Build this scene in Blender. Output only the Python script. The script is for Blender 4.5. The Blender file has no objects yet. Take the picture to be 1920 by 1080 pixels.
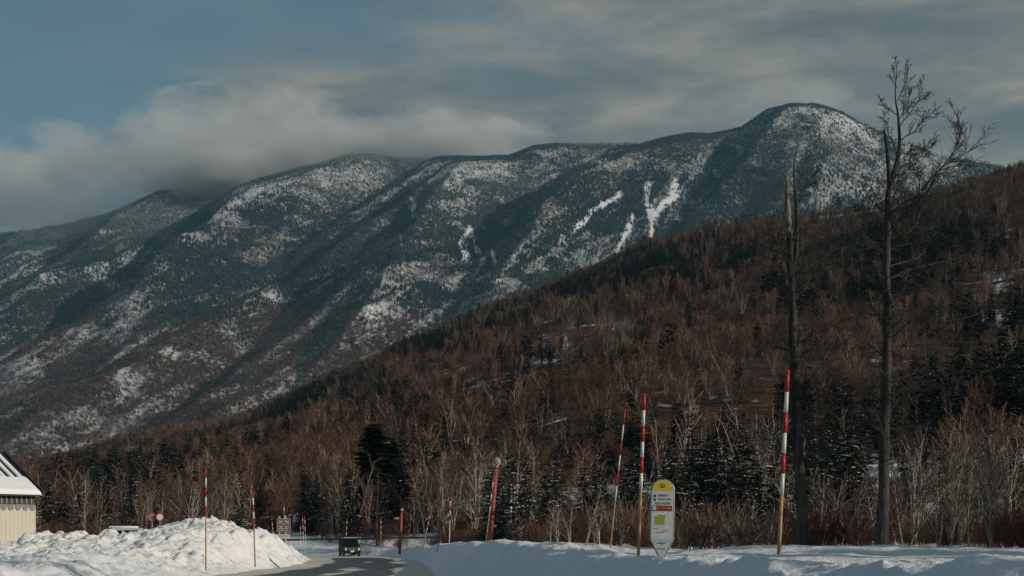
import bpy, math, random
import numpy as np
R = math.radians
F = 1920 * 50 / 36.0            # the lens in pixels of the 1920 wide photograph
CAMZ = 2.0
HOR = 1008.0
def W(px, py, d):
    return ((px - 960) / F * d, d, CAMZ + (HOR - py) / F * d)
sc = bpy.context.scene
COL = sc.collection
# ------------------------------------------------------------------ noise
def _h(ix, iy, s):
    n = (ix * 374761393 + iy * 668265263 + s * 974711 + 1013904223) & 0xFFFFFFFF
    n = ((n ^ (n >> 13)) * 1274126177) & 0xFFFFFFFF
    n = ((n ^ (n >> 16)) * 2246822519) & 0xFFFFFFFF
    return ((n ^ (n >> 15)) & 0xFFFFFF) / float(0xFFFFFF)
def vn(x, y, s=0):
    x = np.asarray(x, float); y = np.asarray(y, float)
    fx = np.floor(x); fy = np.floor(y); ix = fx.astype(np.int64); iy = fy.astype(np.int64)
    u = x - fx; v = y - fy; u = u * u * u * (u * (u * 6 - 15) + 10); v = v * v * v * (v * (v * 6 - 15) + 10)
    a = _h(ix, iy, s); b = _h(ix + 1, iy, s); c = _h(ix, iy + 1, s); d = _h(ix + 1, iy + 1, s)
    return (a + (b - a) * u) * (1 - v) + (c + (d - c) * u) * v
def fbm(x, y, s=0, o=4, g=.5):
    t = 0; a = 1; n = 0
    for k in range(o):
        ca, sa = math.cos(.6 * k), math.sin(.6 * k)
        t = t + a * vn((x * ca - y * sa) * 2 ** k, (x * sa + y * ca) * 2 ** k, s + 17 * k); n += a; a *= g
    return t / n
def ridged(x, y, s=0, o=3, g=.5):
    t = 0; a = 1; n = 0
    for k in range(o):
        t = t + a * (1 - np.abs(2 * vn(x * 2 ** k, y * 2 ** k, s + 31 * k) - 1)); n += a; a *= g
    return t / n
def S(t):
    t = np.clip(t, 0, 1); return t * t * (3 - 2 * t)
def lerpt(pts, x, k=1):
    return np.interp(x, [p[0] for p in pts], [p[k] for p in pts])
def pdist(pts, x, y, sy=1.0):
    """distance to polyline, signed + on its right side, with parameter index"""
    best = np.full(np.shape(x), 1e9); sgn = np.zeros(np.shape(x)); par = np.zeros(np.shape(x))
    for i in range(len(pts) - 1):
        ax, ay = pts[i][0], pts[i][1] * sy; bx, by = pts[i + 1][0], pts[i + 1][1] * sy
        dx, dy = bx - ax, by - ay; L2 = dx * dx + dy * dy
        t = np.clip(((x - ax) * dx + (y * sy - ay) * dy) / L2, 0, 1)
        ex = x - ax - t * dx; ey = y * sy - ay - t * dy; dd = np.sqrt(ex * ex + ey * ey)
        m = dd < best
        best = np.where(m, dd, best); sgn = np.where(m, np.sign(dy * ex - dx * ey), sgn); par = np.where(m, i + t, par)
    return best, sgn, par
# ------------------------------------------------------------------ terrain
MIDR = [(-500, 905), (-200, 900), (40, 885), (100, 868), (200, 840), (300, 810), (400, 790), (500, 760), (600, 710), (700, 668), (750, 640),
        (820, 618), (900, 580), (1000, 545), (1100, 502), (1220, 455), (1300, 437), (1450, 405), (1600, 385), (1700, 368), (1800, 335), (1920, 297), (2300, 200)]
MIDD = [(-500, 2050), (40, 1950), (400, 1850), (750, 1650), (1200, 1350), (1600, 1080), (1920, 900), (2300, 800)]
FARR = [(-600, 470), (-200, 440), (0, 432), (60, 425), (120, 415), (200, 395), (250, 375), (300, 352), (350, 345), (400, 338), (500, 322), (600, 300), (650, 285),
        (700, 283), (740, 290), (800, 286), (900, 289), (955, 287), (1000, 270), (1040, 265), (1200, 265), (1240, 255), (1290, 245), (1330, 248), (1390, 235),
        (1440, 200), (1480, 190), (1530, 190), (1580, 205), (1640, 235), (1700, 258), (1760, 285), (1850, 300), (1950, 320), (2300, 400)]
FARD = [(-600, 5300), (0, 5100), (960, 4800), (1500, 4500), (2300, 4200)]
FARF = 2150.0
def mid_z(x, y):
    px = 960 + F * x / y
    dr = lerpt(MIDD, px); zr = (HOR - lerpt(MIDR, px)) / F * dr + 2 - 6.5
    t = (y - 150) / (dr - 150); tc = np.clip(t, 0, 1)
    z = (zr - 1.5) * tc ** 1.12
    am = S(tc / .25) * S((1 - tc) / .14)
    # gullies and benches running down to the left and to the viewer
    u = x * .55 + y * .83; v = x * .83 - y * .55
    z = z + am * (27 * (ridged(v / 150 + .3 * vn(u / 200, v / 200, 5), u / 420, 3, 3) - .55) + 16 * (fbm(x / 150, y / 100, 9) - .5))
    z = np.where(t > 1, z - (y - dr) * .35 * S((t - 1) * 12), z)
    return z + 1.5
SP = [  # spurs on the far mountain (px, d), lift, width
    ([(1010, 4780), (930, 4450), (860, 4050), (790, 3650), (742, 3250), (700, 2900)], 270, 560),
    ([(1400, 4560), (1270, 4250), (1130, 3850), (1010, 3450), (940, 3100)], 260, 520),
    ([(660, 4900), (560, 4500), (440, 4050), (330, 3600), (220, 3200)], 210, 480),
    ([(350, 5000), (230, 4500), (120, 4000), (20, 3500)], 170, 470),
    ([(1560, 4500), (1500, 4200), (1400, 3850), (1290, 3500)], 180, 440),
    ([(820, 3300), (690, 3150), (560, 2800), (420, 2500), (300, 2350)], 120, 360),
    ([(520, 3300), (380, 3000), (240, 2750), (60, 2500)], 120, 360),
    ([(120, 4950), (20, 4500), (-80, 4000)], 90, 350),
]
SPW = [([((p - 960) / F * d, d) for p, d in s], a, w) for s, a, w in SP]
def far_z(x, y):
    px = 960 + F * x / y
    dr = lerpt(FARD, px); zr = (HOR - lerpt(FARR, px)) / F * dr + 2 - 7
    t = (y - FARF) / (dr - FARF); tc = np.clip(t, 0, 1)
    zf = 85.0
    z = zf + (zr - zf) * tc ** 1.06
    am = S(tc / .12) * S((1 - tc) / .10)
    u = x * .42 + y * .91; v = x * .91 - y * .42
    wv = 90 * (fbm(x / 700, y / 700, 44, 3) - .5)
    rel = 0
    for pts, a, w in SPW:
        dd, sg, par = pdist(pts, x + wv, y + wv)
        e = np.clip(1 - dd / w, 0, 1)
        f = np.clip(1.15 - par / (len(pts) - 1) * .6, 0, 1)
        rel = np.maximum(rel, a * f * (.55 * e + .45 * e * e))
    rel = rel - 80
    rel = rel + 85 * (ridged((v + wv) / 420, u / 1900, 71, 2) - .6) + 42 * (ridged((v + wv * 1.6) / 150 + .2, u / 620, 77, 2) - .6) + 24 * (fbm(x / 90, y / 90, 79, 4) - .5)
    z = z + am * rel
    cap = 2 + (HOR - lerpt(FARR, px) - 5 - 22 * S((1 - tc) / .5)) / F * y     # no spur may stand above the skyline
    z = np.where((t <= 1) & (z > cap - 25), cap - 25 + 25 * np.tanh((z - cap + 25) / 25), z)
    z = np.where(t > 1, z - (y - dr) * .5, z)
    return z
RE = [(5.6, 3), (1.84, 30), (-3.85, 70), (-6.3, 103), (-8.8, 125), (-12.2, 143), (-18, 152), (-30, 158), (-120, 163)]
LE = [(-8, 3), (-11, 30), (-14.2, 58), (-15.4, 74), (-15.8, 95), (-17.4, 122), (-21, 136), (-28, 143), (-120, 148)]
CTRL = [W(*c) for c in [(1920, 1031, 38), (1700, 1026, 38), (1480, 1023, 38), (1400, 1028, 38), (1320, 1038, 36), (1240, 1048, 33), (1190, 1040, 37), (1100, 1027, 46),
        (1000, 1021, 56), (900, 1019, 70), (830, 1021, 85), (800, 1020, 95), (760, 1023, 115), (700, 1026, 135), (640, 1029, 152), (480, 1031, 165), (300, 1031, 168), (1460, 1043, 31),
        (1700, 1062, 24), (1900, 1064, 22), (1360, 1062, 27), (1150, 1058, 36), (1600, 1062, 18), (1300, 1062, 20), (1900, 1030, 46), (1300, 1035, 50), (1650, 1028, 48), (1200, 1021, 80), (1700, 1020, 80),
        (2200, 1035, 40), (1000, 1020, 110), (1500, 1016, 120)]]
def bank_z(x, y):
    num = 0; den = 0
    for cx, cy, cz in CTRL:
        w = 1 / ((((x - cx) * 1.4) ** 2 + (y - cy) ** 2) / (1 + .02 * y) + 1.2) ** 2
        num = num + w * cz; den = den + w
    return num / den
def near_z(x, y, detail=True):
    dr, sr, _ = pdist(RE, x, y); s = dr * sr
    dl, sl, _ = pdist(LE, x, y); l = -dl * sl
    zb = bank_z(x, y)
    wob = .5 * (vn(x * .5, y * .5, 12) - .5) + 1.2 * (vn(x * .11, y * .11, 13) - .5)
    edge = S((s + wob * .5) / 2.0)
    zr = zb * edge
    zl = 1.0 * S(l / 4)
    if detail:
        lum = .30 * (fbm(x / 2.2, y / 2.6, 3, 4) - .5) + .12 * (ridged(x / .8, y / .9, 8, 3) - .6)
        lum = lum * (.8 + 1.5 * np.exp(-((s - 1.9) / 1.5) ** 2)) + .25 * np.exp(-((s - 1.8) / 1.0) ** 2) * (ridged(x / 1.6, y / 2.4, 18, 4, .6) - .55)
        zr = zr + edge * lum * .75 - .10 * np.exp(-((s - .6) / .5) ** 2) * (vn(x * 1.3, y * 1.3, 6) - .3)
        zl = zl + S(l / 3) * (.9 * (fbm(x / 2.4, y / 5, 4, 5) - .45) + .5 * (ridged(x / 1.2, y / 3, 14, 4, .6) - .6))
    z = np.where(s > -1, zr, 0) + np.where(l > 0, zl, 0)
    rise = np.where((s > 0) | (l > 0) | (y > 165), mid_z(x, np.maximum(y, 150.0)) - 1.5, 0)
    # knoll with brush behind the far bank
    z = z + rise * S((y - 150) / 20)
    q = S((y - 157.5) / 4.5)
    return z * (1 - q) + (1.32 + rise) * q
PR = [W(*c) for c in [(-160, 1020, 80), (0, 1020, 82), (65, 1019, 84), (110, 1021, 85), (150, 1003, 86), (190, 1002, 88), (240, 1004, 90), (300, 1002, 92), (345, 985, 95),
      (370, 977, 96), (400, 983, 98), (450, 998, 105), (480, 1009, 112), (515, 1020, 120), (560, 1034, 128), (588, 1046, 137)]]
def pile_z(x, y):
    dl, sl, _ = pdist(LE, x, y); l = -dl * sl
    h = 0
    tt = np.linspace(0, len(PR) - 1, 90)
    for q in tt:
        a_ = min(int(q), len(PR) - 2); f_ = q - a_; X, Y, Z = [PR[a_][c] * (1 - f_) + PR[a_ + 1][c] * f_ for c in range(3)]
        sy_ = np.where(y < Y, .22, .5)
        d = np.sqrt((x - X) ** 2 + ((y - Y) * sy_) ** 2)
        h = np.maximum(h, Z * (1 - S((d - .2) / 9.5) * .95))
    h = h * S((l + 1.2 + 1.6 * (fbm(x / 3, y / 3, 91) - .5)) / 3.2)
    n = 1.15 * (fbm(x / 2.6, y / 5.0, 21, 5, .55) - .52) + .95 * (ridged(x / 1.5, y / 3.2, 22, 4, .62) - .62) + .25 * (ridged(x / .42 + y / .9, y / .5, 23, 2, .6) - .6)
    h = h + n * np.clip(h, 0, 1.1) / 1.1
    for (px, d_, w, top) in [(83, 80, .42, 1003), (430, 97, .5, 984), (522, 119, .5, 1014), (205, 87, .6, 988)]:
        X, Y, Z = W(px, top, d_)
        b = np.exp(-(((x - X) / w) ** 4 + ((y - Y) / (w * 1.4)) ** 4))
        h = np.where(b > .01, np.maximum(h, h * (1 - b) + Z * b), h)
    return h - .12
# ------------------------------------------------------------------ mesh helpers
def big_mesh(name, V, T, mat, smooth=True, quads=False, parent=None):
    me = bpy.data.meshes.new(name)
    V = np.asarray(V, np.float32); T = np.asarray(T, np.int32); k = 4 if quads else 3
    me.vertices.add(len(V)); me.vertices.foreach_set('co', V.ravel())
    me.loops.add(len(T) * k); me.loops.foreach_set('vertex_index', T.ravel())
    me.polygons.add(len(T)); me.polygons.foreach_set('loop_start', np.arange(0, len(T) * k, k, dtype=np.int32))
    me.polygons.foreach_set('loop_total', np.full(len(T), k, np.int32))
    me.update(calc_edges=True)
    if smooth: me.polygons.foreach_set('use_smooth', np.ones(len(T), bool))
    for m in (mat if isinstance(mat, (list, tuple)) else [mat]): me.materials.append(m)
    o = bpy.data.objects.new(name, me); COL.objects.link(o)
    if parent: o.parent = parent
    return o
def grid_obj(name, X, Y, Z, mat, parent=None):
    r, c = X.shape
    V = np.stack([X, Y, Z], -1).reshape(-1, 3)
    i = np.arange(r * c).reshape(r, c)
    Q = np.stack([i[:-1, :-1], i[:-1, 1:], i[1:, 1:], i[1:, :-1]], -1).reshape(-1, 4)
    return big_mesh(name, V, Q, mat, True, True, parent)
class MB:
    def __init__(s): s.v = []; s.f = []; s.n = 0; s.m = []
    def add(s, V, Fs, mi=0):
        s.v.extend([tuple(map(float, p)) for p in V]); s.f.extend([tuple(i + s.n for i in f) for f in Fs]); s.m.extend([mi] * len(Fs)); s.n += len(V)
    def tube(s, P, rad, sides=5, mi=0, cap=True):
        P = np.asarray(P, float); n = len(P); rad = np.broadcast_to(rad, (n,)) if np.ndim(rad) == 0 else np.asarray(rad)
        T = np.gradient(P, axis=0); T /= (np.linalg.norm(T, axis=1)[:, None] + 1e-9)
        ref = np.array([0, 0, 1.]) if abs(T[0][2]) < .8 else np.array([1., 0, 0])
        A = np.cross(T, ref); A /= (np.linalg.norm(A, axis=1)[:, None] + 1e-9); B = np.cross(T, A)
        an = np.arange(sides) * 2 * math.pi / sides
        V = P[:, None, :] + rad[:, None, None] * (np.cos(an)[None, :, None] * A[:, None, :] + np.sin(an)[None, :, None] * B[:, None, :])
        V = V.reshape(-1, 3); Fs = []
        for i in range(n - 1):
            for j in range(sides):
                k = (j + 1) % sides; Fs.append((i * sides + j, i * sides + k, (i + 1) * sides + k, (i + 1) * sides + j))
        if cap and sides > 2:
            Fs.append(tuple(range(sides - 1, -1, -1))); Fs.append(tuple((n - 1) * sides + j for j in range(sides)))
        s.add(V, Fs, mi)
    def box(s, c, d, rz=0, mi=0, bev=0):
        x, y, z = [q / 2 for q in d]; b = min(bev, x * .9, y * .9, z * .9)
        if b <= 0:
            V = [(i * x, j * y, k * z) for k in (-1, 1) for j in (-1, 1) for i in (-1, 1)]
            Fs = [(0, 2, 3, 1), (4, 5, 7, 6), (0, 1, 5, 4), (2, 6, 7, 3), (0, 4, 6, 2), (1, 3, 7, 5)]
        else:
            prof = [(-x + b, -y), (x - b, -y), (x, -y + b), (x, y - b), (x - b, y), (-x + b, y), (-x, y - b), (-x, -y + b)]
            V = []
            for (zz, q) in ((-z, b), (-z + b, 0), (z - b, 0), (z, b)):
                V += [(px * (1 - q / x), py * (1 - q / y), zz) for px, py in prof]
            Fs = [tuple(range(7, -1, -1)), tuple(range(24, 32))]
            for l in range(3):
                for j in range(8): Fs.append((l * 8 + j, l * 8 + (j + 1) % 8, (l + 1) * 8 + (j + 1) % 8, (l + 1) * 8 + j))
        ca, sa = math.cos(rz), math.sin(rz)
        s.add([(c[0] + p[0] * ca - p[1] * sa, c[1] + p[0] * sa + p[1] * ca, c[2] + p[2]) for p in V], Fs, mi)
    def prism(s, pts, y0, y1, mi=0):
        """outline (x,z) extruded along y"""
        n = len(pts); V = [(p[0], y0, p[1]) for p in pts] + [(p[0], y1, p[1]) for p in pts]
        Fs = [tuple(range(n)), tuple(range(2 * n - 1, n - 1, -1))] + [((i + 1) % n, i, n + i, n + (i + 1) % n) for i in range(n)]
        s.add(V, Fs, mi)
    def sphere(s, c, r, seg=10, rings=7, sz=1, mi=0):
        V = [(c[0], c[1], c[2] - r * sz)]
        for i in range(1, rings):
            a = -math.pi / 2 + math.pi * i / rings
            for j in range(seg):
                b = 2 * math.pi * j / seg; V.append((c[0] + r * math.cos(a) * math.cos(b), c[1] + r * math.cos(a) * math.sin(b), c[2] + r * sz * math.sin(a)))
        V.append((c[0], c[1], c[2] + r * sz)); Fs = []
        for j in range(seg): Fs.append((0, 1 + (j + 1) % seg, 1 + j))
        for i in range(rings - 2):
            for j in range(seg):
                a = 1 + i * seg; Fs.append((a + j, a + (j + 1) % seg, a + seg + (j + 1) % seg, a + seg + j))
        e = 1 + (rings - 2) * seg
        for j in range(seg): Fs.append((e + j, e + (j + 1) % seg, len(V) - 1))
        s.add(V, Fs, mi)
    def mesh(s, name, mats, smooth=False):
        me = bpy.data.meshes.new(name); me.from_pydata(s.v, [], s.f)
        for m in (mats if isinstance(mats, (list, tuple)) else [mats]): me.materials.append(m)
        if any(s.m): me.polygons.foreach_set('material_index', np.array(s.m, np.int32))
        if smooth: me.polygons.foreach_set('use_smooth', np.ones(len(s.f), bool))
        me.update(); return me
    def obj(s, name, mats, parent=None, smooth=False, link=True):
        o = bpy.data.objects.new(name, s.mesh(name, mats, smooth))
        if link: COL.objects.link(o)
        if parent: o.parent = parent
        return o
def empty(name, loc, rz=0):
    o = bpy.data.objects.new(name, None); COL.objects.link(o); o.location = loc; o.rotation_euler = (0, 0, rz); o.empty_display_size = .2; return o
def tag(o, label=None, cat=None, group=None, kind=None):
    if label: o['label'] = label
    if cat: o['category'] = cat
    if group: o['group'] = group
    if kind: o['kind'] = kind
    return o
# ------------------------------------------------------------------ materials
class NT:
    def __init__(s, m): s.t = m.node_tree; s.n = s.t.nodes; s.l = s.t.links
    def add(s, ty, ins=None, **kw):
        q = s.n.new(ty)
        for k, v in kw.items(): setattr(q, k, v)
        for k, v in (ins or {}).items():
            if hasattr(v, 'default_value') and hasattr(v, 'is_output'): s.l.new(v, q.inputs[k])
            else: q.inputs[k].default_value = v
        return q
    def math(s, op, a, b=0.0, clamp=False):
        q = s.add('ShaderNodeMath', {0: a, 1: b}, operation=op, use_clamp=clamp); return q.outputs[0]
    def ramp(s, fac, stops, interp='LINEAR'):
        q = s.n.new('ShaderNodeValToRGB'); q.color_ramp.interpolation = interp; s.l.new(fac, q.inputs[0]); e = q.color_ramp.elements
        while len(e) < len(stops): e.new(.5)
        for i, (p, c) in enumerate(stops): e[i].position = p; e[i].color = (*c, 1) if len(c) == 3 else c
        return q.outputs[0]
    def mix(s, f, a, b, blend='MIX'):
        q = s.n.new('ShaderNodeMix'); q.data_type = 'RGBA'; q.blend_type = blend
        for i, v in ((0, f), (6, a), (7, b)):
            if hasattr(v, 'is_output'): s.l.new(v, q.inputs[i])
            else: q.inputs[i].default_value = (*v, 1) if isinstance(v, tuple) and len(v) == 3 else v
        return q.outputs[2]
    def noise(s, scale, detail=4, vec=None, rough=.55, dist=0):
        q = s.add('ShaderNodeTexNoise', {'Scale': scale, 'Detail': detail, 'Roughness': rough, 'Distortion': dist})
        if vec is not None: s.l.new(vec, q.inputs['Vector'])
        return q.outputs[0]
def newmat(name):
    m = bpy.data.materials.new(name); m.use_nodes = True; t = NT(m); b = t.n['Principled BSDF']; return m, t, b
def mat(name, c, rough=.7, c2=None, scale=8, bump=0, metal=0, spec=.3, stretch=None, rnd=0, lo=.35, hi=.65, bscale=None):
    m, t, b = newmat(name)
    b.inputs['Roughness'].default_value = rough; b.inputs['Metallic'].default_value = metal; b.inputs['Specular IOR Level'].default_value = spec
    tc = t.add('ShaderNodeTexCoord').outputs['Object']
    if stretch:
        tc = t.add('ShaderNodeMapping', {'Vector': tc, 'Scale': stretch}).outputs[0]
    if c2 is None: c2 = tuple(x * .78 for x in c)
    f = t.ramp(t.noise(scale, 5, tc), [(lo, (0, 0, 0)), (hi, (1, 1, 1))])
    col = t.mix(f, c, c2)
    if rnd:
        oi = t.add('ShaderNodeObjectInfo').outputs['Random']
        hs = t.add('ShaderNodeHueSaturation', {'Value': t.math('ADD', t.math('MULTIPLY', oi, 2 * rnd), 1 - rnd), 'Color': col, 'Hue': t.math('ADD', t.math('MULTIPLY', oi, .03), .485)})
        col = hs.outputs[0]
    t.l.new(col, b.inputs['Base Color'])
    if bump:
        bp = t.add('ShaderNodeBump', {'Strength': bump, 'Distance': .05, 'Height': t.noise(bscale or scale * 3, 6, tc)}); t.l.new(bp.outputs[0], b.inputs['Normal'])
    return m
# ------------------------------------------------------------------ snow, ground, hill materials
def snow_mat(name, c=(.80, .82, .84), bump=.5, dirt=0, sc_=1.0):
    m, t, b = newmat(name); b.inputs['Roughness'].default_value = .65; b.inputs['Specular IOR Level'].default_value = .2
    tc = t.add('ShaderNodeTexCoord').outputs['Object']
    f = t.ramp(t.noise(.7 * sc_, 6, tc), [(.35, (0, 0, 0)), (.7, (1, 1, 1))])
    col = t.mix(f, c, tuple(x * .93 for x in c))
    if dirt:
        g = t.ramp(t.noise(3.1 * sc_, 8, tc, .7), [(.58, (0, 0, 0)), (.75, (1, 1, 1))])
        col = t.mix(t.math('MULTIPLY', g, dirt), col, (.50, .44, .36))
    t.l.new(col, b.inputs['Base Color'])
    n = t.math('ADD', t.noise(2.5 * sc_, 7, tc, .62), t.math('MULTIPLY', t.noise(11 * sc_, 4, tc, .6), .35))
    bp = t.add('ShaderNodeBump', {'Strength': bump, 'Distance': .18, 'Height': n}); t.l.new(bp.outputs[0], b.inputs['Normal'])
    return m
M = {}
M['snow'] = snow_mat('snow', (.78, .80, .83), .6)
M['pile'] = snow_mat('ploughed_snow', (.82, .82, .81), .75, .35, 1.3)
M['capsnow'] = snow_mat('settled_snow', (.84, .85, .86), .15)
def hill_mat(name, snowc, brush, scale, lo, hi, brush2=None):
    m, t, b = newmat(name); b.inputs['Roughness'].default_value = .9; b.inputs['Specular IOR Level'].default_value = .05
    tc = t.add('ShaderNodeTexCoord').outputs['Object']
    tc = t.add('ShaderNodeMapping', {'Vector': tc, 'Scale': (1, 1, .45)}).outputs[0]
    at = t.add('ShaderNodeAttribute', attribute_name='snowy').outputs['Fac']
    n = t.noise(scale, 8, tc, .68)
    n2 = t.noise(scale * .13, 4, tc, .6)
    s_ = t.math('ADD', t.math('ADD', t.math('MULTIPLY', n, 1.0), t.math('MULTIPLY', n2, .5)), at)
    f = t.ramp(s_, [(lo, (0, 0, 0)), (hi, (1, 1, 1))])
    bc = t.mix(t.ramp(t.noise(scale * .4, 6, tc), [(.38, (0, 0, 0)), (.62, (1, 1, 1))]), brush, brush2 or tuple(x * .6 for x in brush))
    t.l.new(t.mix(f, bc, snowc), b.inputs['Base Color'])
    bp = t.add('ShaderNodeBump', {'Strength': .8, 'Distance': 3 if scale < .1 else 1.0, 'Height': t.noise(scale * 2.5, 6, tc, .7)}); t.l.new(bp.outputs[0], b.inputs['Normal'])
    return m
M['hill'] = hill_mat('brushy_hillside', (.70, .72, .75), (.10, .052, .036), .16, .90, 1.16, (.05, .036, .03))
M['far'] = hill_mat('mountain_slope', (.68, .70, .73), (.10, .088, .08), .10, .55, .98, (.07, .068, .07))
def road_mat():
    m, t, b = newmat('packed_snow_and_wet_asphalt')
    tc = t.add('ShaderNodeTexCoord').outputs['Object']
    mp = t.add('ShaderNodeMapping', {'Vector': tc, 'Scale': (.30, .055, 1), 'Rotation': (0, 0, R(10))}).outputs[0]
    at = t.add('ShaderNodeAttribute', attribute_name='bare').outputs['Fac']
    n = t.math('ADD', t.noise(1.0, 7, mp, .6), t.math('MULTIPLY', t.noise(9, 4, tc, .6), .12))
    f = t.ramp(t.math('ADD', n, at), [(.98, (0, 0, 0)), (1.10, (1, 1, 1))])
    sn = t.mix(t.ramp(t.noise(.8, 6, tc), [(.3, (0, 0, 0)), (.7, (1, 1, 1))]), (.55, .50, .43), (.64, .60, .53))
    asp = t.mix(t.ramp(t.noise(30, 4, tc), [(.4, (0, 0, 0)), (.6, (1, 1, 1))]), (.045, .05, .055), (.075, .08, .085))
    t.l.new(t.mix(f, sn, asp), b.inputs['Base Color'])
    t.l.new(t.ramp(f, [(0, (.8, .8, .8)), (1, (.42, .42, .42))]), b.inputs['Roughness'])
    bp = t.add('ShaderNodeBump', {'Strength': .35, 'Distance': .05, 'Height': t.noise(3, 7, tc, .7)}); t.l.new(bp.outputs[0], b.inputs['Normal'])
    return m
M['road'] = road_mat()
# ------------------------------------------------------------------ build terrain
def polar(p0, p1, dp, d0, d1, nr, geo=True):
    px = np.arange(p0, p1 + .1, dp); d = np.geomspace(d0, d1, nr) if geo else np.linspace(d0, d1, nr)
    P, D = np.meshgrid(px, d); return (P - 960) / F * D, D, P
def setattr_f(o, name, val):
    a = o.data.attributes.new(name, 'FLOAT', 'POINT'); a.data.foreach_set('value', np.asarray(val, np.float32).ravel())
X, Y, P = polar(-700, 2400, 3.2, 9, 163, 440)
ground = grid_obj('ground', X, Y, near_z(X, Y), M['snow']); tag(ground, kind='structure')
# road sheet
def road_pts():
    n = 420; rows = []
    tr = np.linspace(0, 1, n)
    def samp(pl):
        pl = np.array(pl); sl = np.r_[0, np.cumsum(np.hypot(*np.diff(pl, axis=0).T))]; q = tr * sl[-1]
        return np.stack([np.interp(q, sl, pl[:, 0]), np.interp(q, sl, pl[:, 1])], -1)
    a, b_ = samp(LE), samp(RE)
    k = np.linspace(0, 1, 40)[None, :, None]
    G = a[:, None, :] * (1 - k) + b_[:, None, :] * k
    return G[..., 0], G[..., 1], np.broadcast_to(k[..., 0], G.shape[:2])
RX, RY, RK = road_pts()
dR, sR, _ = pdist(RE, RX, RY); dL, sL, _ = pdist(LE, RX, RY)
off = np.where(sR > 0, dR, 0) + np.where(sL < 0, dL, 0)
road = grid_obj('road', RX, RY, .05 - .0 * off + .02 * np.sin(RK * 3.14), M['road']); tag(road, kind='structure')
wheel = np.exp(-((RK - .38) / .17) ** 2) * .42 + np.exp(-((RK - .70) / .17) ** 2) * .52
setattr_f(road, 'bare', .24 + wheel * .62 - .5 * S((.12 - np.minimum(RK, 1 - RK)) / .12) - .25 * S((RY - 132) / 8))
# mid hill
X, Y, P = polar(-500, 2420, 7, 160, 2300, 420)
hill = grid_obj('hillside', X, Y, mid_z(X, Y) - .25, M['hill']); tag(hill, kind='structure')
PYv = HOR - (mid_z(X, Y) - CAMZ) / Y * F
def blobs(px, py, L):
    t = 0
    for (a, b_, ra, rb, w) in L: t = np.maximum(t, w * np.exp(-(((px - a) / ra) ** 2 + ((py - b_) / rb) ** 2)))
    return t
HSNOW = [(1870, 520, 50, 45, .2), (1880, 590, 60, 25, .28), (1790, 600, 30, 12, .25), (1050, 640, 60, 16, .26), (900, 690, 40, 10, .3), (700, 990, 60, 14, .5), (620, 1000, 50, 16, .5), (1160, 610, 50, 14, .25), (1330, 560, 40, 12, .22), (1000, 675, 60, 9, .3)]
setattr_f(hill, 'snowy', blobs(P, PYv, HSNOW) + .55 * S((215 - Y) / 35) + .10 * (vn(X / 60, Y / 60, 68) - .3))
X, Y, P = polar(-500, 2420, 6, 2060, 6200, 460, False)
far = grid_obj('mountain', X, Y, far_z(X, Y), M['far']); tag(far, kind='structure')
PYf = HOR - (far_z(X, Y) - CAMZ) / Y * F
def polyblob(px, py, pts, w):
    d, s, _ = pdist(pts, px + 9 * (fbm(px / 9, py / 9, 41, 3) - .5), py + 6 * (vn(px / 6, py / 6, 42) - .5)); w = w * (.45 + .9 * vn(px / 14 + 3, py / 14, 43)); return np.clip(1 - d / w, 0, 1)
CHUTES = [([(1216, 352), (1214, 380), (1222, 405), (1222, 450)], 11, 1), ([(1270, 338), (1262, 365), (1240, 388), (1224, 404)], 10, 1),
          ([(1160, 368), (1130, 385), (1108, 402), (1090, 425)], 9, 1), ([(1186, 405), (1176, 435), (1160, 466)], 8, 1),
          ([(880, 432), (866, 455), (876, 480)], 13, .8), ([(884, 440), (893, 470), (905, 490)], 8, .8), ([(924, 470), (930, 500)], 6, .8), ([(1052, 455), (1080, 432)], 8, .6),
          ([(750, 440), (752, 460)], 8, .7), ([(772, 375), (776, 405)], 8, .8), ([(1340, 320), (1358, 355)], 6, .5), ([(985, 450), (955, 500), (930, 530)], 6, .4)]
BR = [(780, 320, 60, 40, .55), (855, 345, 75, 48, .75), (900, 315, 55, 25, .8), (680, 335, 60, 38, .5), (600, 340, 60, 35, .55), (470, 360, 55, 26, .75), (410, 405, 40, 22, .65), (520, 345, 60, 22, .5), (230, 470, 22, 30, .7), (345, 450, 28, 12, .6),
      (60, 500, 60, 30, .65), (25, 450, 60, 25, .5), (185, 500, 30, 16, .5), (235, 620, 42, 60, .95), (330, 665, 52, 14, .95), (30, 690, 60, 30, 1.0), (490, 555, 40, 12, .8), (700, 570, 55, 34, .8), (660, 500, 60, 16, .7), (640, 625, 70, 30, .4),
      (890, 520, 55, 14, .6), (850, 545, 50, 10, .4), (1590, 225, 60, 26, .9), (1680, 262, 50, 20, .9), (1530, 205, 60, 18, .6), (1600, 360, 70, 26, .75), (1450, 225, 60, 25, .4), (1130, 305, 32, 20, .6), (1040, 295, 30, 10, .4), (1340, 400, 90, 25, .4),
      (1500, 300, 160, 60, .02), (130, 800, 60, 30, .15), (60, 840, 70, 30, .2), (430, 740, 60, 16, .4), (580, 700, 60, 30, .25), (100, 720, 100, 30, .2), (160, 850, 60, 20, .6), (1780, 310, 70, 14, .5)]
DK = [(500, 470, 200, 45, .8), (900, 420, 60, 60, .5), (1150, 360, 90, 60, .5), (1300, 300, 90, 40, .3), (700, 470, 80, 30, .7), (150, 590, 130, 25, .7), (450, 530, 100, 22, .6), (830, 480, 70, 30, .6), (90, 810, 130, 50, .7), (420, 700, 150, 30, .3), (250, 410, 110, 25, .4), (1480, 300, 110, 60, .6)]
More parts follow.
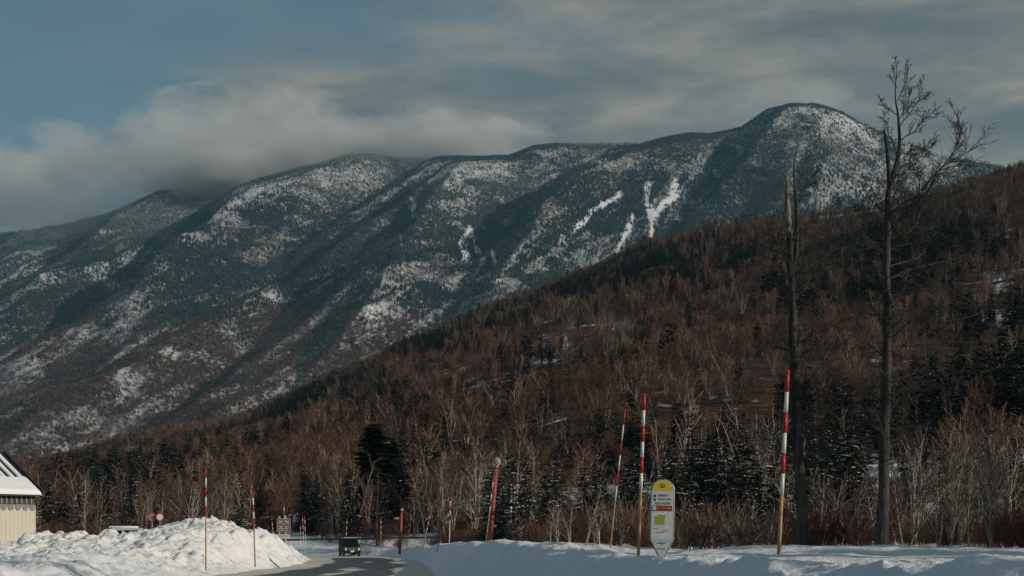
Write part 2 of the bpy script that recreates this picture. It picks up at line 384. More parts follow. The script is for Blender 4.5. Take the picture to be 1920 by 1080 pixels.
def openness(px, py):
    o = blobs(px, py, BR) - .55 * blobs(px, py, DK)
    c = 0
    for pts, w, a in CHUTES: c = np.maximum(c, a * S(polyblob(px, py, pts, w) * 1.6))
    return o, c
o_, c_ = openness(P, PYf)
setattr_f(far, 'snowy', .16 * o_ + .42 * c_ - .12)
# flat valley and far ground sheet reaching the horizon beneath everything
g = MB(); g.box((0, 3600, -6), (26000, 16000, 1)); hz = g.obj('valley_floor', M['hill']); tag(hz, kind='structure')
# ------------------------------------------------------------------ camera, sun, sky
cam = bpy.data.cameras.new('camera'); co = bpy.data.objects.new('camera', cam); COL.objects.link(co)
co.location = (0, 0, CAMZ); co.rotation_euler = (R(90), 0, 0)
cam.lens = 50; cam.sensor_width = 36; cam.shift_y = (HOR - 540) / 1920; cam.clip_start = .3; cam.clip_end = 40000
sc.camera = co
SUN_AZ = 112.0; SUN_EL = 21.0     # azimuth clockwise from +Y
sun = bpy.data.lights.new('sun', 'SUN'); so = bpy.data.objects.new('sun', sun); COL.objects.link(so)
sun.energy = 4.0; sun.angle = R(.5); sun.color = (1, .90, .77)
so.rotation_euler = (R(90 - SUN_EL), 0, R(180 - SUN_AZ))
w = bpy.data.worlds.new('World'); sc.world = w; w.use_nodes = True
t = NT(w); bg = t.n['Background']
sky = t.add('ShaderNodeTexSky', sky_type='NISHITA', sun_disc=False, sun_elevation=R(SUN_EL), sun_rotation=R(SUN_AZ)); sky.air_density = 1.0; sky.dust_density = .6
gen = t.add('ShaderNodeTexCoord').outputs['Generated']
mp = t.add('ShaderNodeMapping', {'Vector': gen, 'Scale': (1, 1, 3.6), 'Location': (.35, .1, .72)}).outputs[0]
sep = t.add('ShaderNodeSeparateXYZ', {0: gen})
n1 = t.noise(4.2, 9, mp, .56, .25); n2 = t.noise(9.0, 8, t.add('ShaderNodeMapping', {'Vector': mp, 'Location': (3.1, .4, 1.7)}).outputs[0], .55, .3)
# cover: clouds thicken to the right of the view, gaps in the upper left
cov = t.math('ADD', n1, t.math('MULTIPLY', sep.outputs[0], .85))
cov = t.math('ADD', cov, t.math('MULTIPLY', t.math('SUBTRACT', .26, sep.outputs[2]), .55))
cf = t.ramp(cov, [(.16, (.12, .12, .12)), (.50, (1, 1, 1))], 'EASE')
blue = t.mix(1.0, sky.outputs[0], (.46, .70, .72), 'MULTIPLY')
blue = t.mix(.5, blue, (.85, 1.25, 1.45))
cc = t.ramp(n2, [(.36, (1.00, 1.28, 1.38)), (.50, (1.55, 1.70, 1.68)), (.64, (2.45, 2.36, 2.10))])
SKYMIX = t.mix(cf, blue, cc)
t.l.new(SKYMIX, bg.inputs[0]); bg.inputs[1].default_value = .14
sc.view_settings.view_transform = 'Standard'; sc.view_settings.look = 'None'; sc.view_settings.exposure = -0.30; sc.view_settings.gamma = 1.0
sc.render.engine = 'CYCLES'
cy = sc.cycles
cy.max_bounces = 4; cy.diffuse_bounces = 2; cy.glossy_bounces = 2; cy.transmission_bounces = 4; cy.volume_bounces = 1; cy.transparent_max_bounces = 8
cy.use_denoising = True
cy.caustics_reflective = False; cy.caustics_refractive = False
# ------------------------------------------------------------------ air and cloud
hv = MB(); hv.box((0, 3000, 800), (14000, 7400, 1620)); 
hm = bpy.data.materials.new('haze'); hm.use_nodes = True; t = NT(hm); t.n.remove(t.n['Principled BSDF'])
pv = t.add('ShaderNodeVolumePrincipled', {'Color': (.33, .72, .90, 1), 'Density': 3.8e-5, 'Anisotropy': .0}); t.l.new(pv.outputs[0], t.n['Material Output'].inputs['Volume'])
haze = hv.obj('haze', hm); tag(haze, kind='stuff')
def cloud(px, py, d, rx, rz, ry, dens, seed, amp=2.6, bias=.16):
    b_ = MB(); b_.sphere((0, 0, 0), 1.0, 28, 18)
    m = bpy.data.materials.new('cloud'); m.use_nodes = True; t = NT(m); t.n.remove(t.n['Principled BSDF'])
    tc = t.add('ShaderNodeTexCoord').outputs['Object']
    ln = t.add('ShaderNodeVectorMath', {0: tc}, operation='LENGTH').outputs['Value']
    mp = t.add('ShaderNodeMapping', {'Vector': tc, 'Scale': (rx / 230, ry / 230, rz / 130), 'Location': (seed * 3.1, seed * 1.7, seed)}).outputs[0]
    nn = t.noise(1.15, 6, mp, .6, .2)
    f = t.math('SUBTRACT', t.math('ADD', t.math('SUBTRACT', 1.0, ln), t.math('MULTIPLY', t.math('SUBTRACT', nn, .5), amp)), bias)
    dn = t.math('MULTIPLY', t.math('MULTIPLY', f, 3.6, True), dens)
    pv = t.add('ShaderNodeVolumePrincipled', {'Color': (.985, .985, .97, 1), 'Density': dn, 'Anisotropy': .0}); t.l.new(pv.outputs[0], t.n['Material Output'].inputs['Volume'])
    m.cycles.volume_step_rate = 1.0 if hasattr(m.cycles, 'volume_step_rate') else 1
    k = d / F
    o = b_.obj('cloud', m, smooth=True); o.location = W(px, py, d); o.scale = (rx * k if 0 else rx, ry, rz); tag(o, kind='stuff')
    return o
cloud(50, 362, 4930, 640, 240, 420, .0032, 1.3)
cloud(470, 286, 4790, 600, 205, 430, .0034, 4.1)
cloud(800, 266, 4720, 470, 92, 330, .0042, 7.7)
cloud(1480, 184, 4420, 200, 40, 200, .0036, 9.2, 1.5, .05)
cloud(440, 342, 4760, 340, 92, 300, .0085, 12.4, 1.5, .02)
cloud(620, 310, 4740, 300, 80, 270, .0070, 15.1, 1.5, .04)
cloud(820, 285, 4700, 330, 52, 260, .0050, 18.6, 1.5, .04)
# ------------------------------------------------------------------ vegetation
M['bark_pale'] = mat('pale_birch_bark', (.36, .30, .23), .8, (.10, .085, .07), 3.0, .3, stretch=(1, 1, 3.5), lo=.48, hi=.72, rnd=.25)
M['bark_white'] = mat('white_birch_bark', (.38, .335, .27), .75, (.085, .072, .06), 3.5, .3, stretch=(1, 1, 4), lo=.52, hi=.72, rnd=.15)
M['bark_grey'] = mat('grey_bark', (.12, .10, .078), .9, (.05, .042, .035), 4, .4, rnd=.25)
M['bark_dead'] = mat('old_weathered_bark', (.075, .068, .058), .9, (.022, .022, .021), 2.2, 1.0, stretch=(2.2, 2.2, .35), bscale=7)
M['bark_bare'] = mat('stripped_pale_wood', (.34, .30, .23), .8, (.09, .08, .06), 5, .6, stretch=(2.5, 2.5, .6))
M['twig'] = mat('red_brown_twigs', (.130, .052, .031), .85, (.08, .040, .028), 1.5, 0, rnd=.35)
M['twig_hill'] = mat('russet_hillside_twigs', (.175, .056, .028), .85, (.10, .042, .026), 1.5, 0, rnd=.4)
M['twig_tan'] = mat('tan_twigs', (.115, .070, .044), .85, (.07, .044, .030), 1.5, 0, rnd=.3)
M['twig_grey'] = mat('grey_dead_twigs', (.060, .054, .046), .85, (.035, .031, .028), 2, 0, rnd=.2)
M['needle'] = mat('dark_needles', (.020, .034, .024), .8, (.010, .018, .014), 2.5, 0, rnd=.3)
M['needle_far'] = mat('mountain_conifer_needles', (.020, .032, .030), .85, (.013, .021, .020), .5, 0, rnd=.3)
def frost_mat():
    m, t, b = newmat('frosted_trees'); b.inputs['Roughness'].default_value = .9; b.inputs['Specular IOR Level'].default_value = .05
    at = t.add('ShaderNodeAttribute', attribute_name='tint').outputs['Color']; t.l.new(at, b.inputs['Base Color']); return m
M['tinted'] = frost_mat()
def nrm(v): return v / (np.linalg.norm(v) + 1e-9)
def rot_dir(d, ang, az):
    ref = np.array([0, 0, 1.]) if abs(d[2]) < .9 else np.array([1., 0, 0])
    a = nrm(np.cross(d, ref)); b = np.cross(d, a)
    return nrm(d * math.cos(ang) + (a * math.cos(az) + b * math.sin(az)) * math.sin(ang))
def limb(rng, p, d, L, r0, r1, nseg, wob, trop):
    P = [np.array(p, float)]; d = nrm(np.array(d, float)); D = [d]
    for i in range(nseg):
        d = nrm(d + rng.normal(0, wob, 3) + np.array([0, 0, trop])); P.append(P[-1] + d * L / nseg); D.append(d)
    return np.array(P), D, np.linspace(r0, r1, nseg + 1)
def branchy(rng, mb_w, mb_t, P, D, rad, L, lev, prm):
    """children on a limb; lev counts down, the last levels go to the twig mesh"""
    n, a0, a1, ratio, start, trop, wob, minr = prm[0]
    nxt = prm[1:]
    cum = np.linspace(0, 1, len(P))
    for k in range(n):
        u = start + (1 - start) * (k + rng.random()) / n
        i = min(int(u * (len(P) - 1)), len(P) - 2); f = u * (len(P) - 1) - i
        p = P[i] * (1 - f) + P[i + 1] * f
        d = rot_dir(D[i + 1], R(rng.uniform(a0, a1)), rng.uniform(0, 2 * math.pi) if True else 0)
        l = L * ratio * rng.uniform(.65, 1.15) * (1.12 - .65 * u)
        r = max(minr, min(rad[i] * .62, l * .018))
        last = len(nxt) == 0
        cp, cd, cr = limb(rng, p, d, l, r, minr * .7, 2 if last else 4, wob, trop)
        mb = mb_t if len(nxt) <= 1 else mb_w
        mb.tube(cp, cr, 3 if len(nxt) <= 1 else 4, cap=False, mi=1 if (mb_w is mb_t and len(nxt) <= 1) else 0)
        if nxt: branchy(rng, mb_w, mb_t, cp, cd, cr, l, lev - 1, nxt)
def gen_bare(seed, H=8.0, stems=3, fan=14, dens=1.0, fat=1.0, one=False, r0=.011, lowstart=.25, crook=.05):
    rng = np.random.default_rng(seed); w_ = MB(); t_ = w_ if one else MB()
    for s_ in range(stems):
        az = rng.uniform(0, 6.28); tilt = R(rng.uniform(.25, 1) * fan) if stems > 1 else R(rng.uniform(0, 4))
        d = np.array([math.cos(az) * math.sin(tilt), math.sin(az) * math.sin(tilt), math.cos(tilt)])
        h = H * rng.uniform(.75, 1.0); off = .12 * H / 8 * (stems > 1)
        P, D, rad = limb(rng, (off * math.cos(az), off * math.sin(az), -.4), d, h, h * r0, .010 * fat, 9, crook, .018)
        rad = h * r0 * (1 - np.linspace(0, 1, 10)) ** .8 + .010 * fat
        w_.tube(P, rad, 6, cap=False)
        branchy(rng, w_, t_, P, D, rad, h, 2, [(max(4, int(11 * dens)), 22, 48, .36, lowstart, .05, .10, .012 * fat), (6, 20, 45, .48, .15, .05, .12, .009 * fat), (4, 20, 50, .5, .15, .04, .12, .0075 * fat)])
    return w_, t_
def gen_brush(seed, H=1.8, n=16, fat=1.0):
    rng = np.random.default_rng(seed); w_ = MB()
    for k in range(n):
        az = rng.uniform(0, 6.28); tilt = R(rng.uniform(3, 38)); d = np.array([math.cos(az) * math.sin(tilt), math.sin(az) * math.sin(tilt), math.cos(tilt)])
        P, D, rad = limb(rng, rng.normal(0, .16, 3) * (1, 1, 0) - (0, 0, .2), d, H * rng.uniform(.5, 1.1), .010 * fat, .005 * fat, 5, .09, .03)
        w_.tube(P, rad, 3, cap=False)
        branchy(rng, w_, w_, P, D, rad, H, 1, [(6, 18, 45, .38, .25, .04, .12, .006 * fat), (3, 20, 45, .45, .2, .04, .12, .005 * fat)])
    return w_
def gen_conifer(seed, H=9.0, Rd=2.0, whorls=26, per=8, quads=14, droop=.25, snow=.05, base=.08, leaf=.17, link=None, ragged=.3):
    """trunk, crown of many small needle sprays, snow lying on some of the boughs"""
    rng = np.random.default_rng(seed); tr = MB(); cr = MB(); sn = MB()
    tr.tube([(0, 0, -.4), (0, 0, H * .5), (0, 0, H * .98)], [H * .016, H * .010, .01], 6)
    for k in range(whorls):
        u = base + (1 - base) * (k / whorls) ** .93; z = H * u
        L0 = Rd * (1 - u) ** .78 * rng.uniform(.8, 1.12) + .10
        for j in range(per if u < .85 else max(4, per - 3)):
            if rng.random() < ragged * .45: continue
            az = rng.uniform(0, 6.28); L = L0 * rng.uniform(1 - ragged, 1.08)
            ca, sa = math.cos(az), math.sin(az); up = .30 * (u - .35)
            nq = max(4, int(quads * (.35 + .65 * L / Rd)))
            snowy = rng.random() < snow * 2.2
            zz0 = z + rng.normal(0, H / whorls * .4)
            for q in range(nq):
                s_ = (q + rng.random()) / nq; rr = L * s_
                zz = zz0 + up * rr - droop * L * s_ * s_ * .9 + .06 * L * s_ ** 4
                wd = leaf * (1.35 - .75 * s_) * (1 + .8 * (L / Rd))
                side = rng.normal(0, wd * .9 * (1.1 - s_) + .04); x = rr * ca - side * sa; y = rr * sa + side * ca
                a2 = az + rng.normal(0, .6); l2 = wd * rng.uniform(.9, 1.7); w2 = wd * rng.uniform(.22, .45)
                c2, s2 = math.cos(a2), math.sin(a2); dz = -droop * l2 * rng.uniform(.2, 1.3); tz = rng.normal(0, .35) * w2
                p0 = (x - s2 * w2, y + c2 * w2, zz + tz); p1 = (x + s2 * w2, y - c2 * w2, zz - tz); p2 = (x + c2 * l2, y + s2 * l2, zz + dz); p3 = (x - c2 * l2 * .4, y - s2 * l2 * .4, zz + .03)
                cr.add([p0, p3, p1, p2], [(0, 1, 2, 3)])
                if snowy and rng.random() < .55 and s_ > .25:
                    h = .035 + .02 * rng.random(); k_ = .75
                    cx, cy_, cz = x + c2 * l2 * .2, y + s2 * l2 * .2, zz + dz * .2 + .015
                    sn.add([(cx - s2 * w2 * k_, cy_ + c2 * w2 * k_, cz), (cx - c2 * l2 * .5, cy_ - s2 * l2 * .5, cz + .01), (cx + s2 * w2 * k_, cy_ - c2 * w2 * k_, cz), (cx + c2 * l2 * .6, cy_ + s2 * l2 * .6, cz + dz * .5), (cx, cy_, cz + h)],
                           [(0, 1, 4), (1, 2, 4), (2, 3, 4), (3, 0, 4)])
    for q in range(6): 
        a = rng.uniform(0, 6.28); cr.add([(0, 0, H * .93), (.05 * math.cos(a), .05 * math.sin(a), H * .97), (0, 0, H * 1.03)], [(0, 1, 2)])
    return tr, cr, sn
def gen_larch(seed, H=11.0, Rd=2.0, whorls=34, per=5, rise=.10, fat=1.0):
    rng = np.random.default_rng(seed); w_ = MB(); t_ = MB()
    P, D, rad = limb(rng, (0, 0, -.4), (0, 0, 1), H, .1, .01, 8, .008, .0); rad = H * .0085 * (1 - np.linspace(0, 1, 9)) + .012
    w_.tube(P, rad, 7, cap=False)
    for k in range(whorls):
        u = .10 + .88 * k / whorls
        for j in range(per):
            az = rng.uniform(0, 6.28); L = Rd * (1 - u) ** .7 * rng.uniform(.5, 1.1) + .15; i = min(int(u * 8), 7); p = P[i] + (P[i + 1] - P[i]) * (u * 8 - i)
            d = np.array([math.cos(az), math.sin(az), rise + rng.normal(0, .08)])
            bp, bd, br = limb(rng, p, d, L, .016 * fat, .007 * fat, 4, .05, .03)
            t_.tube(bp, br, 3, cap=False)
            for q in range(5):
                v = rng.uniform(.2, 1) * 3.9; i2 = int(v); pp = bp[i2] + (bp[i2 + 1] - bp[i2]) * (v - i2)
                d2 = rot_dir(bd[1], R(rng.uniform(25, 60)), rng.uniform(0, 6.28)); tp, td, t3 = limb(rng, pp, d2, L * rng.uniform(.15, .35), .007 * fat, .005 * fat, 2, .08, -.02)
                t_.tube(tp, t3, 3, cap=False)
    return w_, t_
# ---- scatter on points with geometry nodes (only for woods nobody could count)
def scatter(name, P, rotz, scl, idx, protos, tilt=None):
    me = bpy.data.meshes.new(name); n = len(P); me.vertices.add(n); me.vertices.foreach_set('co', np.asarray(P, np.float32).ravel())
    a = me.attributes.new('rotv', 'FLOAT_VECTOR', 'POINT'); rv = np.zeros((n, 3), np.float32); rv[:, 2] = rotz
    if tilt is not None: rv[:, :2] = tilt
    a.data.foreach_set('vector', rv.ravel())
    a = me.attributes.new('sclv', 'FLOAT_VECTOR', 'POINT'); a.data.foreach_set('vector', np.asarray(scl, np.float32).ravel())
    a = me.attributes.new('pick', 'INT', 'POINT'); a.data.foreach_set('value', np.asarray(idx, np.int32))
    o = bpy.data.objects.new(name, me); COL.objects.link(o)
    pc = bpy.data.collections.new(name + '_kinds')
    for q in protos: pc.objects.link(q)
    ng = bpy.data.node_groups.new(name, 'GeometryNodeTree')
    ng.interface.new_socket('Geometry', in_out='INPUT', socket_type='NodeSocketGeometry'); ng.interface.new_socket('Geometry', in_out='OUTPUT', socket_type='NodeSocketGeometry')
    N = ng.nodes; gi = N.new('NodeGroupInput'); go = N.new('NodeGroupOutput'); ip = N.new('GeometryNodeInstanceOnPoints'); ci = N.new('GeometryNodeCollectionInfo')
    ci.inputs['Collection'].default_value = pc; ci.inputs['Separate Children'].default_value = True; ci.inputs['Reset Children'].default_value = True
    def na(ty, nm):
        q = N.new('GeometryNodeInputNamedAttribute'); q.data_type = ty; q.inputs['Name'].default_value = nm; return q.outputs['Attribute']
    L = ng.links; L.new(gi.outputs[0], ip.inputs['Points']); L.new(ci.outputs[0], ip.inputs['Instance']); ip.inputs['Pick Instance'].default_value = True
    L.new(na('INT', 'pick'), ip.inputs['Instance Index']); L.new(na('FLOAT_VECTOR', 'sclv'), ip.inputs['Scale']); 
    e2r = N.new('FunctionNodeEulerToRotation'); L.new(na('FLOAT_VECTOR', 'rotv'), e2r.inputs[0]); L.new(e2r.outputs[0], ip.inputs['Rotation'])
    L.new(ip.outputs[0], go.inputs[0])
    md = o.modifiers.new('scatter', 'NODES'); md.node_group = ng
    return o
def proto(name, mb, mats, smooth=False):
    return bpy.data.objects.new(name, mb.mesh(name, mats, smooth))
def merged(parts):
    mb = MB()
    for i, p in enumerate(parts): mb.add(p.v, p.f, i)
    return mb
# ---- the wood on the near hillside
rng = np.random.default_rng(5)
bare_protos = []
for k in range(7):
    wv, _ = gen_bare(100 + k, 10, [3, 2, 4, 3, 5, 1, 2][k], [20, 12, 24, 17, 26, 5, 10][k], 1.25, 2.5, True, .0068, [.30, .4, .3, .35, .25, .35, .45][k])
    bare_protos.append(proto('wood_a%d' % k, wv, [M['bark_pale'] if k in (0, 2, 5) else M['bark_grey'], M['twig_hill'] if k != 4 else M['twig_tan']]))
con_protos = []
for k in range(4):
    a_, b_, c_s = gen_conifer(200 + k, 10, 2.1, 17, 7, 7, .3, .05, .06, .40, ragged=.35)
    con_protos.append(proto('wood_b%d' % k, merged([a_, b_, c_s]), [M['bark_grey'], M['needle'], M['capsnow']]))
CBLOB = [(1060, 550, 60, 22, .8), (1240, 500, 90, 55, .95), (1370, 490, 60, 40, .75), (1560, 470, 110, 55, .85), (1700, 480, 110, 50, .85), (1820, 470, 80, 40, .6), (1780, 350, 60, 14, .35), (1650, 400, 50, 14, .4), (1500, 590, 60, 40, .55), (1650, 560, 90, 50, .6), (800, 650, 70, 26, .97), (740, 668, 40, 14, .9), (860, 590, 40, 14, .7),
         (600, 715, 50, 18, .85), (560, 745, 50, 14, .8), (640, 740, 60, 20, .6), (900, 620, 60, 16, .5), (1010, 690, 70, 20, .3), (1180, 470, 40, 14, .6), (520, 770, 60, 14, .4), (240, 850, 70, 14, .45), (120, 890, 80, 20, .5), (1880, 480, 40, 30, .6), (1800, 760, 120, 40, .65), (1560, 830, 90, 40, .5),
         (690, 800, 60, 30, .4), (1300, 900, 200, 40, .4), (200, 930, 140, 40, .8), (1130, 880, 120, 40, .3), (780, 890, 70, 50, .5), (380, 900, 60, 30, .4)]
def wood_points(n, d0, d1, minz=None):
    px = rng.uniform(-90, 2010, n); d = np.sqrt(rng.uniform(d0 ** 2, d1 ** 2, n)); x = (px - 960) / F * d
    return px, d, x
n = 74000
px, d, x = wood_points(n, 172, 2150)
dr = lerpt(MIDD, px)
kp = (d < dr * 1.015); px, d, x = px[kp], d[kp], x[kp]
z = mid_z(x, d) - .25; py = HOR - (z - CAMZ) / d * F
kp = py > lerpt(MIDR, px) - 30
clear = (((px - 1300) / 150) ** 2 + ((py - 800) / 20) ** 2 < 1)          # an open patch of slope above the firs
hs = blobs(px, py, HSNOW)
kp &= ~clear; kp &= rng.random(len(px)) > hs * .9
px, d, x, z, py = px[kp], d[kp], x[kp], z[kp], py[kp]
cb = 1.25 * blobs(px, py, CBLOB) * (.25 + 1.4 * fbm(x / 26, d / 40, 55, 3)) + .8 * S((fbm(x / 45, d / 60, 57, 2) - .66) / .08)
cb = cb * (1 - .9 * S((d / lerpt(MIDD, px) - .66) / .2)); isc = rng.random(len(px)) < np.clip(cb * 1.05, 0.015, .93)
sz = rng.uniform(.6, 1.2, len(px)) * (.75 + .6 * vn(x / 50, d / 50, 61))
def st(msk, name, protos, s0, wide):
    k = int(msk.sum()); P = np.stack([x[msk], d[msk], z[msk]], -1); s = sz[msk] * s0
    return scatter(name, P, rng.uniform(0, 6.28, k), np.stack([s * wide, s * wide, s], -1), rng.integers(0, len(protos), k), protos, rng.normal(0, .05, (k, 2)))
tag(st(~isc, 'bare_forest', bare_protos, .76, 1.15), 'bare red brown wood covering the near hillside', kind='stuff')
tag(st(isc, 'conifer_forest', con_protos, .84, 1.05), 'dark conifers in clumps on the near hillside', kind='stuff')
print('mid wood', len(px), int(isc.sum()))
# ---- forest on the far mountain: small trees merged in one mesh per kind, coloured by a per-tree tint
def small_conifer(k):
    r = np.random.default_rng(k); V = []; T = []
    for (z0, z1, rr) in ((.06, .62, 1.0), (.38, 1.0, .62)):
        n = 5; a0 = r.uniform(0, 6.28); b = len(V)
        for j in range(n):
            a = a0 + j * 6.283 / n; q = rr * r.uniform(.75, 1.15); V.append((q * math.cos(a), q * math.sin(a), z0 + r.uniform(-.05, .05)))
        V.append((0, 0, z1))
        for j in range(n): T.append((b + j, b + (j + 1) % n, b + n))
    return np.array(V), np.array(T)
def small_bare(k):
    r = np.random.default_rng(k + 50); V = []; T = []
    for j in range(9):
        a = r.uniform(0, 6.28); s_ = r.uniform(.25, 1); e = np.array([s_ * math.cos(a), s_ * math.sin(a), r.uniform(.7, 1.0) - .25 * s_])
        c = np.array([-math.sin(a), math.cos(a), 0]) * .075; b = len(V); m_ = e * .62
        V += [(0, 0, 0), tuple(m_ + c), tuple(e), tuple(m_ - c)]; T += [(b, b + 1, b + 2), (b, b + 2, b + 3)]
        c = np.array([0, 0, .10]); b = len(V)
        V += [tuple(m_ * .6), tuple(m_ + c), tuple(e)]; T += [(b, b + 1, b + 2)]
    return np.array(V), np.array(T)
def realize(name, px, d, z, size, wide, tint, shape):
    N = len(px); VV = []; TT = []; CC = []; base = 0
    for k in range(4):
        V, T = shape(k); m = np.arange(N) % 4 == k; n_ = int(m.sum())
        a = rng.uniform(0, 6.28, n_); ca, sa = np.cos(a)[:, None], np.sin(a)[:, None]; s = size[m][:, None]; w_ = (size[m] * wide[m])[:, None]
        X = (V[None, :, 0] * ca - V[None, :, 1] * sa) * w_ + ((px[m] - 960) / F * d[m])[:, None]; Y = (V[None, :, 0] * sa + V[None, :, 1] * ca) * w_ + d[m][:, None]; Z = V[None, :, 2] * s + z[m][:, None] - .6
        VV.append(np.stack([X, Y, Z], -1).reshape(-1, 3)); TT.append((T[None] + (np.arange(n_) * len(V))[:, None, None] + base).reshape(-1, 3)); base += n_ * len(V)
        CC.append(np.repeat(tint[m], len(V), axis=0))
    o = big_mesh(name, np.concatenate(VV), np.concatenate(TT), M['tinted'], False)
    c = o.data.color_attributes.new('tint', 'FLOAT_COLOR', 'POINT'); C4 = np.concatenate(CC); C4 = np.concatenate([C4, np.ones((len(C4), 1))], 1).astype(np.float32)
    c.data.foreach_set('color', C4.ravel()); return o
n = 560000
px = rng.uniform(-60, 1980, n); d = np.sqrt(rng.uniform(2170 ** 2, 5150 ** 2, n)); x = (px - 960) / F * d
z = far_z(x, d); py = HOR - (z - CAMZ) / d * F
kp = (d < lerpt(FARD, px) * 1.004) & (py < lerpt(MIDR, px) + 14)
px, d, x, z, py = [q[kp] for q in (px, d, x, z, py)]
o_, c_ = openness(px, py)
nz = fbm(x / 60, d / 60, 81, 4); nz2 = fbm(x / 300, d / 400, 83, 3)
thin = .62 - 1.0 * o_ + 2.2 * (nz - .5) + .9 * (nz2 - .5)
pr = np.clip(.22 + 1.2 * thin, .22, 1.0); pr = pr * (1 - .75 * S((ridged((x * .91 - d * .42) / 55, (x * .42 + d * .91) / 260, 88, 2) - .66) / .14)); pr = np.where(c_ > .15, pr * np.clip(.8 - .9 * c_, .07, 1), pr)
alt = np.clip((z - 400) / 260 + .9 * (nz2 - .5) , 0, 1)           # bare woods below, conifers above
isc = rng.random(len(px)) < np.clip(.10 + .95 * S(alt) + (1.0 + 1.2 * S(alt)) * (fbm(x / 130, d / 110, 85, 2) - .60), .03, 1)
kp = rng.random(len(px)) < np.where(isc, pr, np.clip(pr * 1.15, 0, 1))
px, d, x, z, py, isc, nz2, nz, o_ = [q[kp] for q in (px, d, x, z, py, isc, nz2, nz, o_)]
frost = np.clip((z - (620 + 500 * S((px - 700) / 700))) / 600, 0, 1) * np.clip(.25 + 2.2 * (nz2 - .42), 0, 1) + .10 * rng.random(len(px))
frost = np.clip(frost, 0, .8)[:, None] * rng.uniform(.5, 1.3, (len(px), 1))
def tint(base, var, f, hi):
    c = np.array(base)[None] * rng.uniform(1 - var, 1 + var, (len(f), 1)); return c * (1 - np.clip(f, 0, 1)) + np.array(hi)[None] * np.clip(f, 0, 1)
m = isc
sz = rng.uniform(6, 13, len(px)) * np.where(z > 1000, .72, 1)
o = realize('mountain_conifers', px[m], d[m], z[m], sz[m], rng.uniform(.20, .30, m.sum()), tint((.013, .024, .030), .45, frost[m] * .6, (.34, .39, .41)), small_conifer); tag(o, 'dark frosted conifer woods on the far mountain', kind='stuff')
m = ~isc
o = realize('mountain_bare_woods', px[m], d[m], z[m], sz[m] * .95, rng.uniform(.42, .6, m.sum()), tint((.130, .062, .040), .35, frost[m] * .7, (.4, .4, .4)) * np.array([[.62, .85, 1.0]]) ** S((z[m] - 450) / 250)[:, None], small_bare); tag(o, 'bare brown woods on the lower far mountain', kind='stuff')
print('far trees', len(px), int(isc.sum()))
# ------------------------------------------------------------------ trees one can tell apart
def gz(x, y): return float(near_z(np.array([x]), np.array([y]))[0]) if y < 160 else float(mid_z(np.array([x]), np.array([y]))[0]) - .25
def tree_kind(name, wv, tv, mw, mt, sv=None):
    r = dict(name=name, trunk=wv.mesh('trunk', mw, True), crown=tv.mesh('crown', mt))
    if sv is not None and sv.v: r['snow'] = sv.mesh('settled_snow', M['capsnow'])
    return r
def plant(kind, x, y, s, label, cat, group, rz=None, z=None, wide=1.0):
    e = empty(kind['name'], (x, y, gz(x, y) if z is None else z), rng.uniform(0, 6.28) if rz is None else rz)
    e.scale = (s * wide, s * wide, s); tag(e, label, cat, group)
    for k in ('trunk', 'crown'):
        o = bpy.data.objects.new(k, kind[k]); COL.objects.link(o); o.parent = e
    if 'snow' in kind:
        o = bpy.data.objects.new('settled_snow', kind['snow']); COL.objects.link(o); o.parent = e; o['kind'] = 'stuff'
    return e
K = {}
for k in range(5):
    wv, tv = gen_bare(300 + k, 3.2, [1, 3, 4, 2, 5][k], [4, 20, 28, 12, 34][k], [1.3, 1, .9, 1.2, .8][k], .75, False, [.013, .011, .010, .012, .009][k], [.22, .3, .25, .2, .2][k], .085)
    K['s%d' % k] = tree_kind('birch', wv, tv, M['bark_white'], M['twig_tan'] if k in (0, 3) else M['twig'])
for k in range(6):
    wv, tv = gen_bare(330 + k, 9.0, [2, 4, 1, 3, 5, 2][k], [10, 18, 3, 14, 22, 8][k], [1.3, 1.0, 1.6, 1.2, .9, 1.3][k], 1.35, False, [.009, .008, .0085, .0085, .0075, .008][k], [.25, .28, .3, .22, .3, .3][k], .055)
    K['b%d' % k] = tree_kind('birch', wv, tv, M['bark_white'] if k % 3 != 2 else M['bark_pale'], M['twig_tan'] if k % 2 else M['twig'])
for k in range(4):
    a_, b_, c_s = gen_conifer(360 + k, 9.0, [2.8, 3.2, 2.3, 3.6][k], 26, 9, 17, .25, .07, .05, .17)
    K['c%d' % k] = tree_kind('fir_tree', a_, b_, M['bark_grey'], M['needle'], c_s)
for k in range(2):
    wv, tv = gen_larch(380 + k, 10, [2.0, 1.7][k], 36, 6, .12, 1.3)
    K['l%d' % k] = tree_kind('larch', wv, tv, M['bark_grey'], M['twig_grey'])
wv, tv, c_s = gen_conifer(399, 9.0, 3.6, 34, 12, 24, .10, .01, .10, .30, ragged=.35)
K['p'] = tree_kind('pine_tree', wv, tv, M['bark_grey'], M['needle'], c_s)
def at(px, d): return ((px - 960) / F * d, d)
def single(key, px, top, d, label, cat, H, wide=1.0, group=None):
    x, y = at(px, d); z = gz(x, y); zt = CAMZ + (HOR - top) / F * d
    return plant(K[key], x, y, (zt - z) / H, label, cat, group, z=z, wide=wide)
single('s0', 1097, 868, 52, 'pale candelabra shaped birch with many side branches, left of the bus stop sign', 'birch', 3.2, 1.25)
single('b1', 632, 838, 167, 'pale fan shaped birch just left of the tall dark pine', 'birch', 9, 1.1)
single('b4', 660, 846, 165, 'pale many stemmed birch touching the left side of the tall dark pine', 'birch', 9, .9)
single('p', 699, 792, 171, 'tall dark broad pine standing above the trees behind the black car', 'pine', 9, 1.25)
single('p', 728, 818, 173, 'second broad dark pine, slightly lower, right against the tall dark pine', 'pine', 9, 1.3)
single('c3', 755, 852, 165, 'dark fir with snow flecks right of the two dark pines', 'fir', 9, 1.5)
